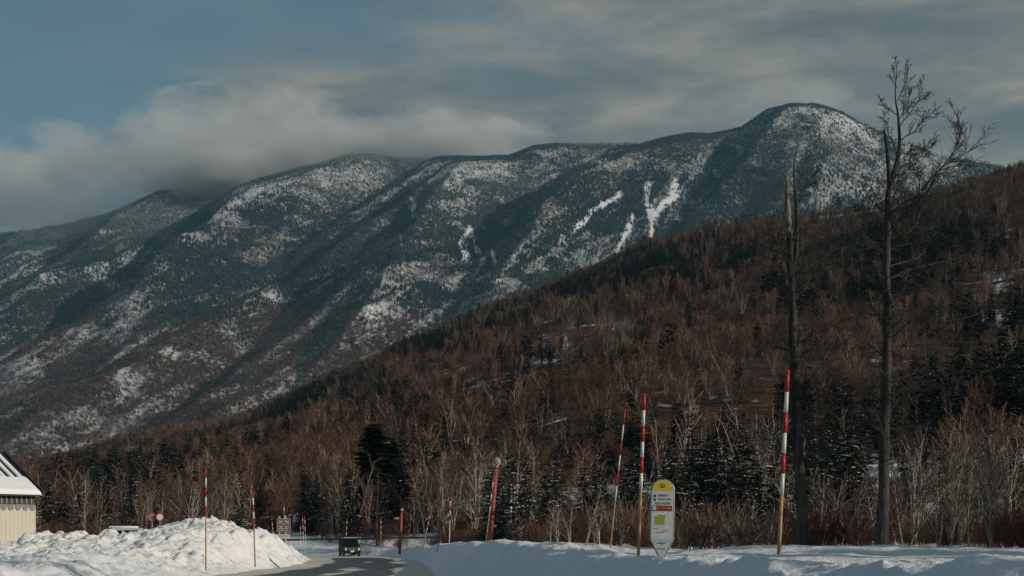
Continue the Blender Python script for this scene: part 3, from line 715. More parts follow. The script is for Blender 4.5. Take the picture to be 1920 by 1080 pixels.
single('l0', 706, 868, 158, 'grey leafless larch with level branches right above and beside the black car', 'larch', 10, 1.25)
single('c1', 1298, 766, 112, 'small dark fir whose tip stands alone above the firs behind the bus stop sign', 'fir', 9, .60)
single('c3', 1395, 776, 98, 'broadest dark snow flecked fir behind the bus stop sign', 'fir', 9, 1.15)
single('c1', 1330, 808, 92, 'dark snow flecked fir right behind the top of the bus stop sign', 'fir', 9, 1.1)
single('c0', 1252, 846, 96, 'lower dark fir between the middle snow pole and the bus stop sign', 'fir', 9, 1.2)
single('s2', 1385, 905, 54, 'red brown many stemmed birch shrub between the bus stop sign and the right snow pole', 'birch', 3.2, 1.2)
single('s4', 1298, 930, 50, 'low spreading red brown birch shrub touching the right edge of the bus stop sign', 'birch', 3.2, 1.35)
single('b1', 1862, 750, 50, 'large pale fan shaped birch by the right edge beyond the snowbank', 'birch', 9, 1.0)
single('s3', 1765, 850, 52, 'pale leaning birch with crooked stems right of the second dead tree', 'birch', 3.2, 1.0)
single('l1', 238, 865, 132, 'tall thin grey larch standing above the left part of the snow pile', 'larch', 10, 1.0)
single('l0', 262, 905, 126, 'shorter grey larch with drooping lit branches left of the round signs', 'larch', 10, 1.6)
single('l1', 317, 898, 127, 'thin grey larch just right of the two round signs', 'larch', 10, 1.4)
single('c2', 85, 930, 124, 'dark fir right beside the corner of the pale building', 'fir', 9, 1.3)
placed = []
def fill(n, px0, px1, d0, d1, tops, keys, label, cat, group, minsep=14, clearance=None):
    """n look-alikes between two landmarks; tops = range of apparent tree tops"""
    c = 0; tries = 0
    while c < n and tries < n * 40:
        tries += 1
        px = rng.uniform(px0, px1); d = math.sqrt(rng.uniform(d0 * d0, d1 * d1)); x, y = at(px, d)
        if any(abs(x - q[0]) < .9 and abs(y - q[1]) < 1.6 for q in placed): continue
        dr_, sr_, _ = pdist(RE, np.array([x]), np.array([y])); dl_, sl_, _ = pdist(LE, np.array([x]), np.array([y]))
        if not (dr_[0] * sr_[0] > 4.5 or -dl_[0] * sl_[0] > 5): continue
        key = keys[rng.integers(0, len(keys))]; H = 3.2 if key[0] == 's' else 10 if key[0] == 'l' else 9
        z = gz(x, y); zt = CAMZ + (HOR - rng.uniform(*tops)) / F * d
        plant(K[key], x, y, (zt - z) / H, label, cat, group, z=z, wide=rng.uniform(.85, 1.2)); placed.append((x, y)); c += 1
fill(26, 70, 560, 116, 152, (880, 950), ['c0', 'c1', 'c2', 'c3'], 'dark fir in the roadside wood behind the snow pile', 'fir', 'firs behind the snow pile')
fill(30, 65, 560, 112, 158, (860, 935), ['l0', 'l1', 'b2', 'b0', 'b5', 'b3'], 'bare thin tree in the dark wood behind the snow pile', 'bare tree', 'bare trees behind the snow pile')
fill(28, 560, 900, 166, 200, (842, 930), ['b0', 'b1', 'b2', 'b3', 'b4', 'b5'], 'pale bare birch in the wood beyond the bend of the road', 'birch', 'birches beyond the bend')
fill(12, 620, 800, 160, 168, (868, 930), ['b0', 'b1', 'b3', 'b4', 'l1'], 'bare birch standing in front of the tall dark pine beyond the bend', 'birch', 'birches before the dark pine')
fill(22, 560, 900, 160, 190, (870, 940), ['c0', 'c1', 'c2', 'l0', 'l1'], 'dark conifer among birches beyond the bend of the road', 'conifer', 'conifers beyond the bend')
fill(20, 770, 1190, 112, 165, (780, 915), ['b0', 'b1', 'b2', 'b3', 'b4', 'b5'], 'tall pale bare birch between the road bend and the middle snow pole', 'birch', 'tall birches left of the bus stop sign')
fill(24, 900, 1200, 82, 115, (840, 935), ['c0', 'c2', 'c3', 'c1'], 'small snow flecked fir between the orange street lamp and the middle snow pole', 'fir', 'firs right of the street lamp')
fill(17, 1000, 1225, 52, 74, (890, 970), ['s0', 's1', 's3', 's2'], 'slender pale birch stem close behind the snowbank left of the bus stop sign', 'birch', 'young birches left of the bus stop sign')
fill(16, 1250, 1470, 74, 104, (815, 880), ['c0', 'c1', 'c2', 'c3'], 'dark snow flecked fir between bus stop sign and right snow pole', 'fir', 'firs behind the bus stop sign')
fill(18, 1262, 1470, 52, 68, (905, 965), ['s1', 's2', 's4'], 'red brown birch shrub behind the snowbank right of the bus stop sign', 'birch', 'birch shrubs right of the bus stop sign')
fill(12, 1495, 1655, 70, 100, (790, 850), ['c0', 'c1', 'c2', 'c3'], 'dark snow flecked fir standing between the two dead trees', 'fir', 'firs between the dead trees')
fill(12, 1515, 1645, 52, 70, (840, 940), ['s0', 's1', 's3'], 'thin pale birch standing between the two dead trees', 'birch', 'birches between the dead trees')
fill(14, 1675, 1960, 78, 110, (790, 870), ['c0', 'c2', 'c1'], 'dark fir in the shade right of the second dead tree', 'fir', 'firs right of the dead trees')
fill(20, 1670, 1960, 50, 76, (730, 930), ['b0', 'b1', 'b3', 'b5', 's1', 's3'], 'pale bare birch standing right of the second dead tree', 'birch', 'birches right of the dead trees')
fill(10, 1230, 1560, 120, 165, (700, 780), ['b0', 'b1', 'b3', 'b4'], 'tall bare birch on the slope above the firs behind the bus stop sign', 'birch', 'tall birches above the firs')
# undergrowth: red brown brush on the snow under the trees, nobody could count it
br = [proto('brush_%d' % k, gen_brush(500 + k, 1.5, [14, 20, 10, 16][k], [1.1, 1.3, 1.0, 1.2][k]), M['twig'] if k % 2 else M['twig_tan']) for k in range(4)]
n = 5200
px = rng.uniform(-40, 1990, n); d = np.sqrt(rng.uniform(47 ** 2, 185 ** 2, n)); x = (px - 960) / F * d
dr_, sr_, _ = pdist(RE, x, d); dl_, sl_, _ = pdist(LE, x, d)
kp = ((dr_ * sr_ > 5.5) | ((-dl_ * sl_ > 6) & (d > 112))) & ~((px < 120) & (d < 112)) & (vn(x / 5, d / 5, 66) > .33)
px, d, x = px[kp], d[kp], x[kp]
z = np.where(d < 160, near_z(x, d), mid_z(x, d) - .25); s = rng.uniform(.5, 1.35, len(px)) * (1 + .5 * (d > 110))
tag(scatter('undergrowth', np.stack([x, d, z], -1), rng.uniform(0, 6.28, len(px)), np.stack([s, s, s * rng.uniform(.8, 1.1, len(px))], -1), rng.integers(0, 4, len(px)), br), 'low red brown brush growing out of the snow under the trees', kind='stuff')
# unseen tall firs right of the frame, added to shade the snowbank
for i, (x_, y_, h_) in enumerate([(18, 16, 9), (26, 17, 13), (19, 25, 8), (24, 27, 12.5), (30, 24, 14), (20.5, 33, 10), (26, 35, 13), (32, 33, 14), (23, 42, 10.5), (29, 45, 13), (35, 42, 15), (27, 54, 11), (34, 56, 13), (24, 9, 12)]):
    plant(K['c%d' % (i % 4)], x_, y_, h_ / 9, 'tall dark fir out of view at the right, shading the snowbank', 'fir', 'tall firs at the right of the road', wide=.95)
# ---- the two dead trees
def dead_tree(label, d, trunk, tops, limbs, twl, seed):
    r_ = np.random.default_rng(seed)
    b0 = trunk[0]; bx, by, bz = W(b0[0], b0[1], d); gzz = gz(bx, by); e = empty('dead_tree', (bx, by, gzz)); tag(e, label, 'dead tree')
    def loc(px, py, dy=0): q = W(px, py, d); return np.array([q[0] - bx, dy, q[2] - gzz])
    def smooth(P, Rr, n):
        tt = np.linspace(0, len(P) - 1, n); i = np.minimum(tt.astype(int), len(P) - 2); f = (tt - i)[:, None]
        P0 = P[np.maximum(i - 1, 0)]; P1 = P[i]; P2 = P[i + 1]; P3 = P[np.minimum(i + 2, len(P) - 1)]
        Q = .5 * ((2 * P1) + (-P0 + P2) * f + (2 * P0 - 5 * P1 + 4 * P2 - P3) * f ** 2 + (-P0 + 3 * P1 - 3 * P2 + P3) * f ** 3)
        return Q, np.interp(tt, range(len(P)), Rr)
    m = MB(); P = np.array([loc(q[0], q[1]) for q in trunk]); P[0][2] -= .6; Rr = [q[2] / 2 / F * d for q in trunk]
    Q, rr = smooth(P, Rr, 60); Q[1:-1, 0] += r_.normal(0, .012, 58); rr = rr * .80 * (1 + .16 * (vn(np.arange(60) * .6, 0 * rr, seed) - .5)); m.tube(Q, rr, 14)
    for q in range(60):        # knots and broken stubs
        i = r_.integers(6, 56); a = r_.uniform(0, 6.28); dd = np.array([math.cos(a), math.sin(a), r_.uniform(-.1, .5)])
        l_ = r_.uniform(.03, .16) if q < 34 else r_.uniform(.2, .7); m.tube([Q[i], Q[i] + dd * (rr[i] + l_ * .6), Q[i] + dd * (rr[i] + l_) + r_.normal(0, .1 * l_, 3)], [rr[i] * (.30 if q < 34 else .13), rr[i] * .10, .006], 5)
    m.obj('trunk', M['bark_dead'], e, True); Q0 = Q.copy()
    for tp in tops:
        m = MB(); P = np.array([loc(q[0], q[1], .02) for q in tp['p']]); Q, rr = smooth(P, [q[2] / 2 / F * d for q in tp['p']], 26)
        m.tube(Q, rr, 9); 
        if tp.get('snag'):
            for q in range(5): m.tube([Q[-1], Q[-1] + r_.normal(0, .05, 3) + (0, 0, r_.uniform(.03, .12))], [rr[-1] * .5, .004], 4)
        m.obj(tp['name'], M[tp['m']], e, True)
    tw = MB()
    for L in limbs:
        m = MB(); dy = r_.uniform(-1, 1) * L.get('y', .8); n = len(L['p'])
        P = np.array([loc(q[0], q[1], dy * i / (n - 1)) for i, q in enumerate(L['p'])]); r0 = L.get('r', 5) * .60 / 2 / F * d
        Q, rr = smooth(P, np.linspace(r0, .008, n), 4 * n); Q[1:] += r_.normal(0, .018, (4 * n - 1, 3)); m.tube(Q, rr, 6, cap=False)
        D = [nrm(v) for v in np.gradient(Q, axis=0)]; Ln = np.sum(np.linalg.norm(np.diff(Q, axis=0), axis=1))
        dn = L.get('n', 9)
        branchy(r_, m, tw, Q, D, rr, Ln, 2, [(int(dn * 1.6), 25, 60, .34, .12, L.get('t', .08),   .12, .0065), (6, 25, 60, .50, .12, .06, .15, .0055), (4, 20, 50, .62, .1, .06, .14, .004)])
        m.obj('branch', M[L.get('m', 'bark_dead')], e, True)
    for q in range(46):       # thin side shoots all the way up the trunk
        i = int(r_.uniform(14, 58)); a = r_.uniform(0, 6.28); m = MB()
        L_ = r_.uniform(.6, 2.1); cp, cd, cr = limb(r_, Q0[i], (math.cos(a), math.sin(a) * .6, r_.uniform(.1, .8)), L_, .020, .008, 6, .12, .03); tw.tube(cp, cr, 4, cap=False)
        branchy(r_, tw, tw, cp, cd, cr, L_, 2, [(9, 25, 65, .42, .12, .05, .15, .0075), (5, 25, 60, .5, .1, .05, .15, .006)])
    tw.obj('twigs', M['twig_grey'], e)
    return e
dead_tree('dead tree with a broken pale top beside the tall snow pole', 42,
  [(1507, 1030, 31), (1503, 940, 26), (1496, 840, 24), (1490, 740, 22), (1487, 640, 20), (1484, 540, 18), (1481, 470, 15), (1480, 440, 13)],
  [dict(name='bare_top', m='bark_bare', snag=1, p=[(1480, 445, 13), (1479, 420, 13), (1477, 390, 12), (1476, 360, 8), (1475, 328, 6)]),
   dict(name='side_stem', m='bark_dead', p=[(1484, 520, 9), (1493, 470, 8), (1494, 410, 7), (1491, 360, 5), (1489, 310, 3), (1497, 268, 1.2)])],
  [dict(p=[(1488, 560), (1520, 530), (1560, 500)], r=5, n=9), dict(p=[(1492, 740), (1540, 690), (1580, 640), (1612, 590)], r=6, n=9, t=.05), dict(p=[(1494, 760), (1550, 738), (1590, 722), (1640, 690)], r=6, n=9, t=.03),
   dict(p=[(1496, 775), (1550, 765), (1600, 742), (1640, 728)], r=5, n=8, t=.02), dict(p=[(1498, 800), (1550, 798), (1620, 790)], r=5, n=8, t=0), dict(p=[(1493, 470), (1525, 445), (1570, 430), (1600, 405)], r=4, n=10),
   dict(p=[(1493, 430), (1530, 420), (1560, 385), (1580, 375)], r=4, n=10), dict(p=[(1492, 390), (1510, 350), (1525, 330)], r=3, n=8), dict(p=[(1485, 600), (1530, 585), (1575, 560)], r=4, n=9),
   dict(p=[(1483, 520), (1520, 500), (1560, 470), (1610, 460)], r=4, n=10), dict(p=[(1482, 500), (1455, 470), (1440, 420)], r=3, n=7), dict(p=[(1480, 450), (1460, 410), (1448, 380)], r=2.5, n=6),
   dict(p=[(1491, 350), (1505, 320), (1515, 285)], r=2, n=6), dict(p=[(1489, 680), (1520, 650), (1540, 625)], r=4, n=8), dict(p=[(1496, 860), (1530, 845), (1570, 840)], r=3, n=6), dict(p=[(1500, 640), (1545, 620), (1590, 600)], r=3, n=8)], 2, 11)
dead_tree('tall dead tree with a twiggy crown against the sky, right one of the two', 44,
  [(1654, 1032, 30), (1656, 940, 27), (1658, 840, 25), (1661, 740, 23), (1663, 640, 21), (1662, 540, 19), (1663, 450, 17), (1666, 380, 15), (1669, 345, 13)],
  [dict(name='leader', m='bark_dead', p=[(1669, 348, 12), (1681, 308, 9), (1687, 270, 7), (1684, 215, 4), (1679, 185, 2.6), (1680, 150, 1.8), (1682, 122, 1.2)]),
   dict(name='side_stem', m='bark_dead', snag=1, p=[(1668, 350, 9), (1666, 310, 8), (1662, 270, 6), (1658, 244, 4)])],
  [dict(p=[(1665, 450), (1700, 438), (1722, 412), (1727, 378), (1742, 340), (1780, 305), (1812, 285), (1840, 262)], r=9, n=15, t=.05), dict(p=[(1752, 330), (1782, 290), (1796, 255), (1790, 235), (1778, 214)], r=4, n=9), dict(p=[(1780, 305), (1800, 270), (1812, 240), (1814, 222)], r=3, n=7),
   dict(p=[(1664, 500), (1700, 488), (1730, 476), (1748, 455)], r=6, n=7, m='bark_grey'), dict(p=[(1664, 525), (1700, 508), (1750, 497), (1800, 482), (1835, 462)], r=7, n=10, m='bark_grey', t=.03), dict(p=[(1664, 592), (1690, 560), (1720, 548), (1740, 540)], r=4, n=7, m='bark_grey'),
   dict(p=[(1665, 660), (1700, 645), (1740, 625), (1780, 602), (1840, 585), (1880, 560)], r=8, n=12, t=.02), dict(p=[(1665, 640), (1710, 600), (1760, 580), (1800, 565)], r=5, n=10), dict(p=[(1663, 745), (1720, 735), (1770, 722), (1820, 700)], r=6, n=10, t=0),
   dict(p=[(1660, 670), (1640, 650), (1622, 640), (1600, 655)], r=5, n=7, t=0), dict(p=[(1668, 460), (1690, 430), (1705, 425)], r=5, n=6, m='bark_grey'), dict(p=[(1676, 330), (1705, 318), (1730, 285), (1745, 262)], r=5, n=10), dict(p=[(1687, 262), (1715, 245), (1735, 222), (1752, 212)], r=4, n=10),
   dict(p=[(1686, 240), (1712, 205), (1730, 180), (1738, 150)], r=3.5, n=10), dict(p=[(1685, 225), (1706, 190), (1712, 160)], r=3, n=8), dict(p=[(1681, 190), (1694, 160), (1694, 130)], r=2.5, n=8), dict(p=[(1685, 300), (1668, 255), (1652, 222)], r=3.5, n=8), dict(p=[(1683, 215), (1665, 200), (1656, 178)], r=3, n=7),
   dict(p=[(1668, 400), (1640, 375), (1622, 330)], r=4, n=9), dict(p=[(1666, 430), (1632, 400), (1612, 385)], r=3.5, n=8), dict(p=[(1663, 560), (1640, 530), (1622, 500)], r=3.5, n=7), dict(p=[(1688, 285), (1720, 290), (1748, 270)], r=3.5, n=9), dict(p=[(1681, 165), (1672, 145), (1668, 122)], r=2, n=6),
   dict(p=[(1664, 820), (1700, 800), (1740, 795)], r=4, n=7), dict(p=[(1655, 830), (1635, 800), (1620, 790)], r=4, n=6)], 2, 23)
# ------------------------------------------------------------------ snow pile
gx, gy = np.meshgrid(np.arange(-52, -12.6, .115), np.geomspace(50, 142, 620))
pz = pile_z(gx, gy)
pile = grid_obj('snow_pile', gx, gy, pz, M['pile']); tag(pile, 'high heap of lumpy ploughed snow left of the road', 'snow pile')
def sz(x, y): return max(gz(x, y), float(pile_z(np.array([x]), np.array([y]))[0]))
# ------------------------------------------------------------------ paints
def plain(name, c, rough=.5, metal=0, c2=None, scale=12, spec=.4): return mat(name, c, rough, c2 or tuple(q * .85 for q in c), scale, 0, metal, spec)
M['red'] = plain('red_pole_paint', (.42, .018, .015)); M['white'] = plain('white_pole_paint', (.68, .68, .66)); M['bamboo'] = plain('tan_bamboo', (.42, .25, .11), .6, c2=(.30, .18, .09), scale=6)
M['orange'] = plain('weathered_orange_paint', (.32, .085, .05), .65, c2=(.19, .06, .04), scale=3)
M['black'] = plain('black_car_paint', (.008, .009, .010), .5, spec=.2); M['rubber'] = plain('tyre_rubber', (.02, .02, .02), .9); M['chrome'] = plain('bright_metal', (.55, .55, .55), .3, .9)
M['glass'] = plain('dark_glass', (.006, .009, .012), .45, spec=.1); M['lamp'] = plain('clear_lamp_lens', (.7, .72, .7), .15, spec=.7); M['plate'] = plain('number_plate', (.72, .73, .70), .5)
M['steel'] = plain('galvanised_steel', (.36, .37, .37), .45, .6); M['brown'] = plain('brown_sign_face', (.20, .11, .09), .5); M['offw'] = plain('white_sign_face', (.72, .72, .68), .5)
M['blue'] = plain('blue_sign_face', (.02, .09, .38), .5); M['signred'] = plain('faded_red_sign', (.55, .11, .06), .5); M['yellow'] = plain('yellow_sign_face', (.80, .62, .02), .45); M['deepred'] = plain('deep_red_band', (.40, .02, .02), .45)
M['paleb'] = plain('pale_blue_tint', (.48, .60, .68), .5); M['ink'] = plain('dark_grey_ink', (.07, .08, .08), .6); M['teal'] = plain('teal_box', (.02, .16, .20), .5); M['amber'] = plain('amber_strip', (.62, .38, .05), .5); M['palegreen'] = plain('faded_yellow_green', (.50, .52, .10), .5)
M['silver'] = plain('pale_silver_car_paint', (.45, .48, .50), .3, spec=.6)
m, t, b = newmat('clear_globe_glass'); b.inputs['Base Color'].default_value = (.8, .83, .83, 1); b.inputs['Roughness'].default_value = .12; b.inputs['Transmission Weight'].default_value = .75; b.inputs['IOR'].default_value = 1.2; M['globe'] = m
# ------------------------------------------------------------------ snow poles
def snow_pole(p0, p1, d, label, bands=6, frac=.58, rad=.045, lowm='bamboo', sink=.5):
    """p0 top, p1 foot, both on the photograph; the pole stands at distance d"""
    bx, by, bz = W(p1[0], p1[1], d); tx, ty, tz = W(p0[0], p0[1], d)
    e = empty('snow_pole', (bx, by, bz)); tag(e, label, 'snow pole', 'red and white snow poles along the road')
    T = np.array([tx - bx, 0, tz - bz]); L = np.linalg.norm(T); u = T / L
    lo = MB(); lo.tube([-u * sink, u * L * (1 - frac)], [rad * 1.05, rad * 1.0], 10); lo.obj('pole', M[lowm], e, True)
    a = 1 - frac; st_ = frac / bands
    for k in range(bands):
        top = k == bands - 1; m_ = MB(); m_.tube([u * L * (a + st_ * k), u * L * (a + st_ * (k + 1))], [rad * 1.12, rad * 1.06], 10)
        if top: m_.sphere(tuple(u * L), rad * 1.1, 8, 5)
        m_.obj('red_band' if (bands - 1 - k) % 2 == 0 else 'white_band', M['red'] if (bands - 1 - k) % 2 == 0 else M['white'], e, True)
    return e
snow_pole((1477, 697), (1460, 1044), 31, 'tallest red and white snow pole, in front of the left dead tree', rad=.041, frac=.66)
snow_pole((1208, 740), (1197, 1039), 36.5, 'upright red and white snow pole close left of the bus stop sign', rad=.040, frac=.59)
snow_pole((1172, 768), (1144, 1028), 43, 'tilted faded red and white snow pole second to the left of the bus stop sign', rad=.020, frac=.66)
snow_pole((926, 892), (911, 1016), 84, 'red and white snow pole leaning against the orange street lamp', rad=.031, frac=.55)
snow_pole((845, 930), (842, 1030), 97, 'upright pale snow pole crossed by a leaning one in front of the bank', rad=.031, frac=.55, lowm='white')
snow_pole((843, 958), (823, 1021), 92, 'most tilted snow pole, its top behind the upright pale one', rad=.031, lowm='bamboo')
snow_pole((807, 962), (795, 1019), 110, 'leaning snow pole midway between the small orange post and the crossed pair', rad=.031)
snow_pole((772, 965), (763, 1021), 118, 'leaning snow pole just right of the small orange lamp post', rad=.031)
snow_pole((714, 972), (714, 1023), 136, 'short snow pole standing just right of the black car', rad=.031)
snow_pole((651, 972), (648, 1026), 150, 'snow pole showing directly above the roof of the black car', rad=.031)
snow_pole((386, 878), (386, 1049), 65, 'tall snow pole with brown foot in front of the snow pile peak', rad=.031, frac=.52, bands=5)
snow_pole((474, 920), (478, 1047), 82, 'snow pole on the right shoulder of the snow pile', rad=.04, frac=.52, bands=5)
snow_pole((532, 944), (536, 1020), 122, 'snow pole rising behind the brown information sign', rad=.031)
snow_pole((510, 978), (514, 1016), 121, 'short snow pole left of the brown information sign', rad=.031)
snow_pole((563, 984), (564, 1029), 152, 'left and shortest of the three close snow poles right of the brown sign', rad=.031, lowm='white')
snow_pole((567, 966), (570, 1031), 146, 'middle of the three close snow poles right of the brown sign', rad=.031, lowm='white')
snow_pole((571, 968), (574, 1038), 136, 'right of the three close snow poles right of the brown sign', rad=.031, lowm='white')
# ------------------------------------------------------------------ street lamps
def lamp_post(p0, p1, d, r, label, side=False):
    bx, by, bz = W(p1[0], p1[1], d); tx, ty, tz = W(p0[0], p0[1], d); e = empty('street_lamp', (bx, by, bz)); tag(e, label, 'street lamp')
    T = np.array([tx - bx, 0, tz - bz]); L = np.linalg.norm(T); u = T / L
    m_ = MB(); m_.tube([-u * .8, u * L], [r * 1.1, r], 12); m_.tube([u * L, u * (L + .12)], [r * 1.25, r * 1.1], 12); m_.obj('post', M['orange'], e, True)
    if not side:
        c = u * (L + .38); g_ = MB(); g_.sphere(tuple(c), .27, 18, 12); g_.obj('globe', M['globe'], e, True)
        q = MB(); q.tube([u * (L + .12), u * (L + .46)], [.05, .06], 8); q.obj('bulb_holder', M['lamp'], e, True)
        q = MB(); q.tube([u * (L + .08), u * (L + .16)], [.16, .15], 12); q.tube([c + (0, 0, .24), c + (0, 0, .30)], [.08, .03], 10); q.obj('collar', M['steel'], e, True)
    else:
        q = MB(); q.sphere(tuple(u * (L + .12)), .12, 10, 7); q.obj('cap', M['lamp'], e, True)
        q = MB(); q.tube([u * (L - .5), u * (L - .5) + (-.3, 0, -.02)], [.03, .03], 6); q.box((u[0] * (L - .5) - .42, 0, u[2] * (L - .5) - .12), (.42, .3, .22), bev=.05); q.obj('floodlight', M['yellow'] if 0 else M['bamboo'], e)
    return e
lamp_post((930, 878), (918, 1020), 86, .14, 'thick orange leaning street lamp post with a clear globe on top')
lamp_post((753, 959), (750, 1022), 124, .11, 'small thin orange lamp post with a floodlight on its left side', True)
# ------------------------------------------------------------------ utility pole
bx, by, bz = W(958, 1012, 120); e = empty('utility_pole', (bx, by, gz(bx, by))); tag(e, 'thin grey utility pole with crossarms right of the orange street lamp', 'utility pole')
m_ = MB(); m_.tube([(0, 0, -.5), (0, 0, 5.1)], [.11, .08], 10); m_.obj('post', M['steel'], e, True)
for zz in (4.7, 4.25):
    m_ = MB(); m_.box((0, 0, zz), (1.5, .1, .09)); 
    for q in (-.65, -.3, .3, .65): m_.tube([(q, 0, zz + .04), (q, 0, zz + .22)], [.05, .035], 6)
    m_.obj('crossarm', M['steel'], e)
# ------------------------------------------------------------------ bus stop sign
def text(s, size, loc, m_, parent, name='lettering', align='CENTER', sx=1.0, ext=.0006):
    c = bpy.data.curves.new(name, 'FONT'); c.body = s; c.size = size; c.align_x = align; c.align_y = 'CENTER'; c.extrude = ext
    o = bpy.data.objects.new(name, c); COL.objects.link(o); c.materials.append(m_); o.parent = parent; o.location = loc; o.rotation_euler = (R(90), 0, 0); o.scale = (sx, 1, 1); return o
D = 33.0; k = D / F
bx, by, bz = W(1240, 1050, D); e = empty('bus_stop_sign', (bx, by, bz), R(-9)); e.rotation_euler = (0, R(1.2), R(-9)); tag(e, 'white rounded bus stop sign with yellow top and red band in the snowbank', 'bus stop sign')
HH = 150 * k; ww = .252
out = [(-.03, 0), (.03, 0), (.05, .10)]
def sign_outline(w_, h, z0=.02):
    P = [(-.035, z0), (.035, z0)]
    P += [(.035 + (w_ - .035) * q, z0 + .03 + .44 * (.5 * q + .5 * q * q + .12 * math.sin(q * 3.14))) for q in (.15, .4, .7, .88, 1.0)]
    P += [(w_ * math.cos(a), h - w_ + w_ * math.sin(a)) for a in np.linspace(0, math.pi, 22)]
    P += [(-(.035 + (w_ - .035) * q), z0 + .03 + .44 * (.5 * q + .5 * q * q + .12 * math.sin(q * 3.14))) for q in (1.0, .88, .7, .4, .15)]
    return P
m_ = MB(); m_.prism(sign_outline(ww, HH), -.022, .022); m_.obj('panel', M['offw'], e)
m_ = MB(); Po = sign_outline(ww + .012, HH + .012, .0); Q = [(p[0], 0, p[1]) for p in Po[1:]] ; m_.tube(Q, .017, 8); m_.tube([(0, 0, -.5), (0, 0, .08)], .03, 8); m_.obj('rim', M['steel'], e, True)
yt = HH - ww + .03
P = [(ww * .93 * math.cos(a), HH - ww + ww * .93 * math.sin(a)) for a in np.linspace(R(7), R(173), 20)]
m_ = MB(); m_.prism([(P[-1][0], yt - .02)] + [(P[0][0], yt - .02)] + P, -.026, -.0225); m_.obj('yellow_top', M['yellow'], e)
m_ = MB(); m_.prism([(.052 * math.cos(a), HH - .135 + .052 * math.sin(a)) for a in np.linspace(0, 2 * math.pi, 20)[:-1]], -.030, -.0265); em = m_.obj('emblem', M['deepred'], e)
text('8', .075, (0, -.0312, HH - .135), M['offw'], em, 'emblem_mark')
def strip(nm, x0, x1, z0, z1, mm, y=-.0265): q = MB(); q.box(((x0 + x1) / 2, y + .0018, (z0 + z1) / 2), (x1 - x0, .0035, z1 - z0)); return q.obj(nm, M[mm], e)
zz = lambda py: (1048 - py) * k
strip('route_box', -.205, -.145, zz(928) - .03, zz(928) + .028, 'teal'); strip('route_box', -.205, -.145, zz(935) - .03, zz(935) + .028, 'teal')
text('長野駅行', .062, (-.11, -.0245, zz(927.5)), M['ink'], e, align='LEFT'); text('志賀高原山の駅行', .052, (-.11, -.0245, zz(934.5)), M['ink'], e, align='LEFT', sx=.78)
text('NAGADEN', .085, (.01, -.0245, zz(942)), M['ink'], e, sx=.9)
rb = strip('red_band', -.225, .225, zz(956), zz(946), 'deepred'); q = MB(); q.box((-.178, -.0285, zz(951)), (.075, .003, .085)); q.obj('white_box', M['offw'], rb)
text('プリンスホテル西館', .050, (-.125, -.0285, zz(951)), M['offw'], rb, 'stop_name', 'LEFT', .72)
pb = strip('timetable', -.16, .07, zz(982), zz(966), 'palegreen'); 
for q_ in range(1, 5): strip('timetable_rule', -.16 + .046 * q_, -.156 + .046 * q_, zz(981), zz(967), 'ink', -.0292)
strip('timetable_heading', -.09, .08, zz(965), zz(964), 'ink'); strip('route_map', -.17, -.10, zz(989.5), zz(988.6), 'ink'); strip('route_map', -.15, .03, zz(996.5), zz(996), 'ink'); strip('route_map', .03, .17, zz(993.6), zz(993.1), 'ink'); strip('route_map', .03, .036, zz(996), zz(993), 'ink')
strip('blue_strip', -.235, .235, zz(1015), zz(1009), 'paleb'); strip('notice', -.10, .09, zz(1017.5), zz(1016), 'ink'); strip('notice', .02, .05, zz(1022), zz(1018), 'paleb'); strip('amber_strip', -.10, .09, zz(1028), zz(1025.5), 'amber')
# ------------------------------------------------------------------ brown information sign
D = 118; k = D / F; bx, by, bz = W(532, 1034, D); e = empty('information_sign', (bx, by, bz), 0); tag(e, 'brown information board with white markings on two posts', 'information sign')
for q in (-8.0, 3.5):
    m_ = MB(); m_.tube([(q * k, .06, -.7), (q * k, .06, 66 * k)], .045, 8); m_.obj('post', M['offw'], e, True)
m_ = MB(); m_.box((0, 0, 49 * k), (25 * k, .06, 26 * k), bev=.015); bd = m_.obj('board', M['brown'], e)
m_ = MB(); 
for (x0, z0, w_, h_) in [(0, 49 + 12.6, 25, .5), (0, 49 - 12.6, 25, .5), (-12.3, 49, .5, 26), (12.3, 49, .5, 26), (0, 52, 24, .5)]: m_.box((x0 * k, -.033, z0 * k), (w_ * k, .008, h_ * k))
m_.obj('border', M['offw'], bd)
m_ = MB()
for (x0, z0, w_, h_) in [(-7.5, 56, 2.5, 3), (-4, 56, 2.5, 3), (4, 56, 2.5, 3), (7.8, 56, 2.6, 3), (0, 59.5, 2, 2), (-5, 46.5, 2.6, 3), (4.6, 46.5, 2.4, 3), (-.5, 49.4, 2, 2), (-8, 43.2, 2, 1.4), (-5, 43.2, 2, 1.4), (-1.5, 43.2, 3, 1.4), (2.4, 43.2, 2, 1.4), (6, 43.2, 2.6, 1.4), (-8, 40, 2, 1.2), (-4, 40, 3.4, 1.2), (1, 40, 2.4, 1.2), (5.4, 40, 3, 1.2), (8.6, 46, 1.6, 2), (-8.8, 47, 1.6, 2)]: m_.box((x0 * k, -.0335, z0 * k), (w_ * k, .007, h_ * k))
m_.obj('white_characters', M['offw'], bd)
m_ = MB(); m_.box((-.5 * k, 0, 29 * k), (24 * k, .05, 6 * k), bev=.01); pl = m_.obj('lower_plate', M['offw'], e)
m_ = MB()
for q in range(9): m_.box(((-10.5 + q * 2.4) * k, -.028, 29 * k), (1.3 * k, .006, 2.6 * k))
m_.obj('characters', M['steel'], pl)
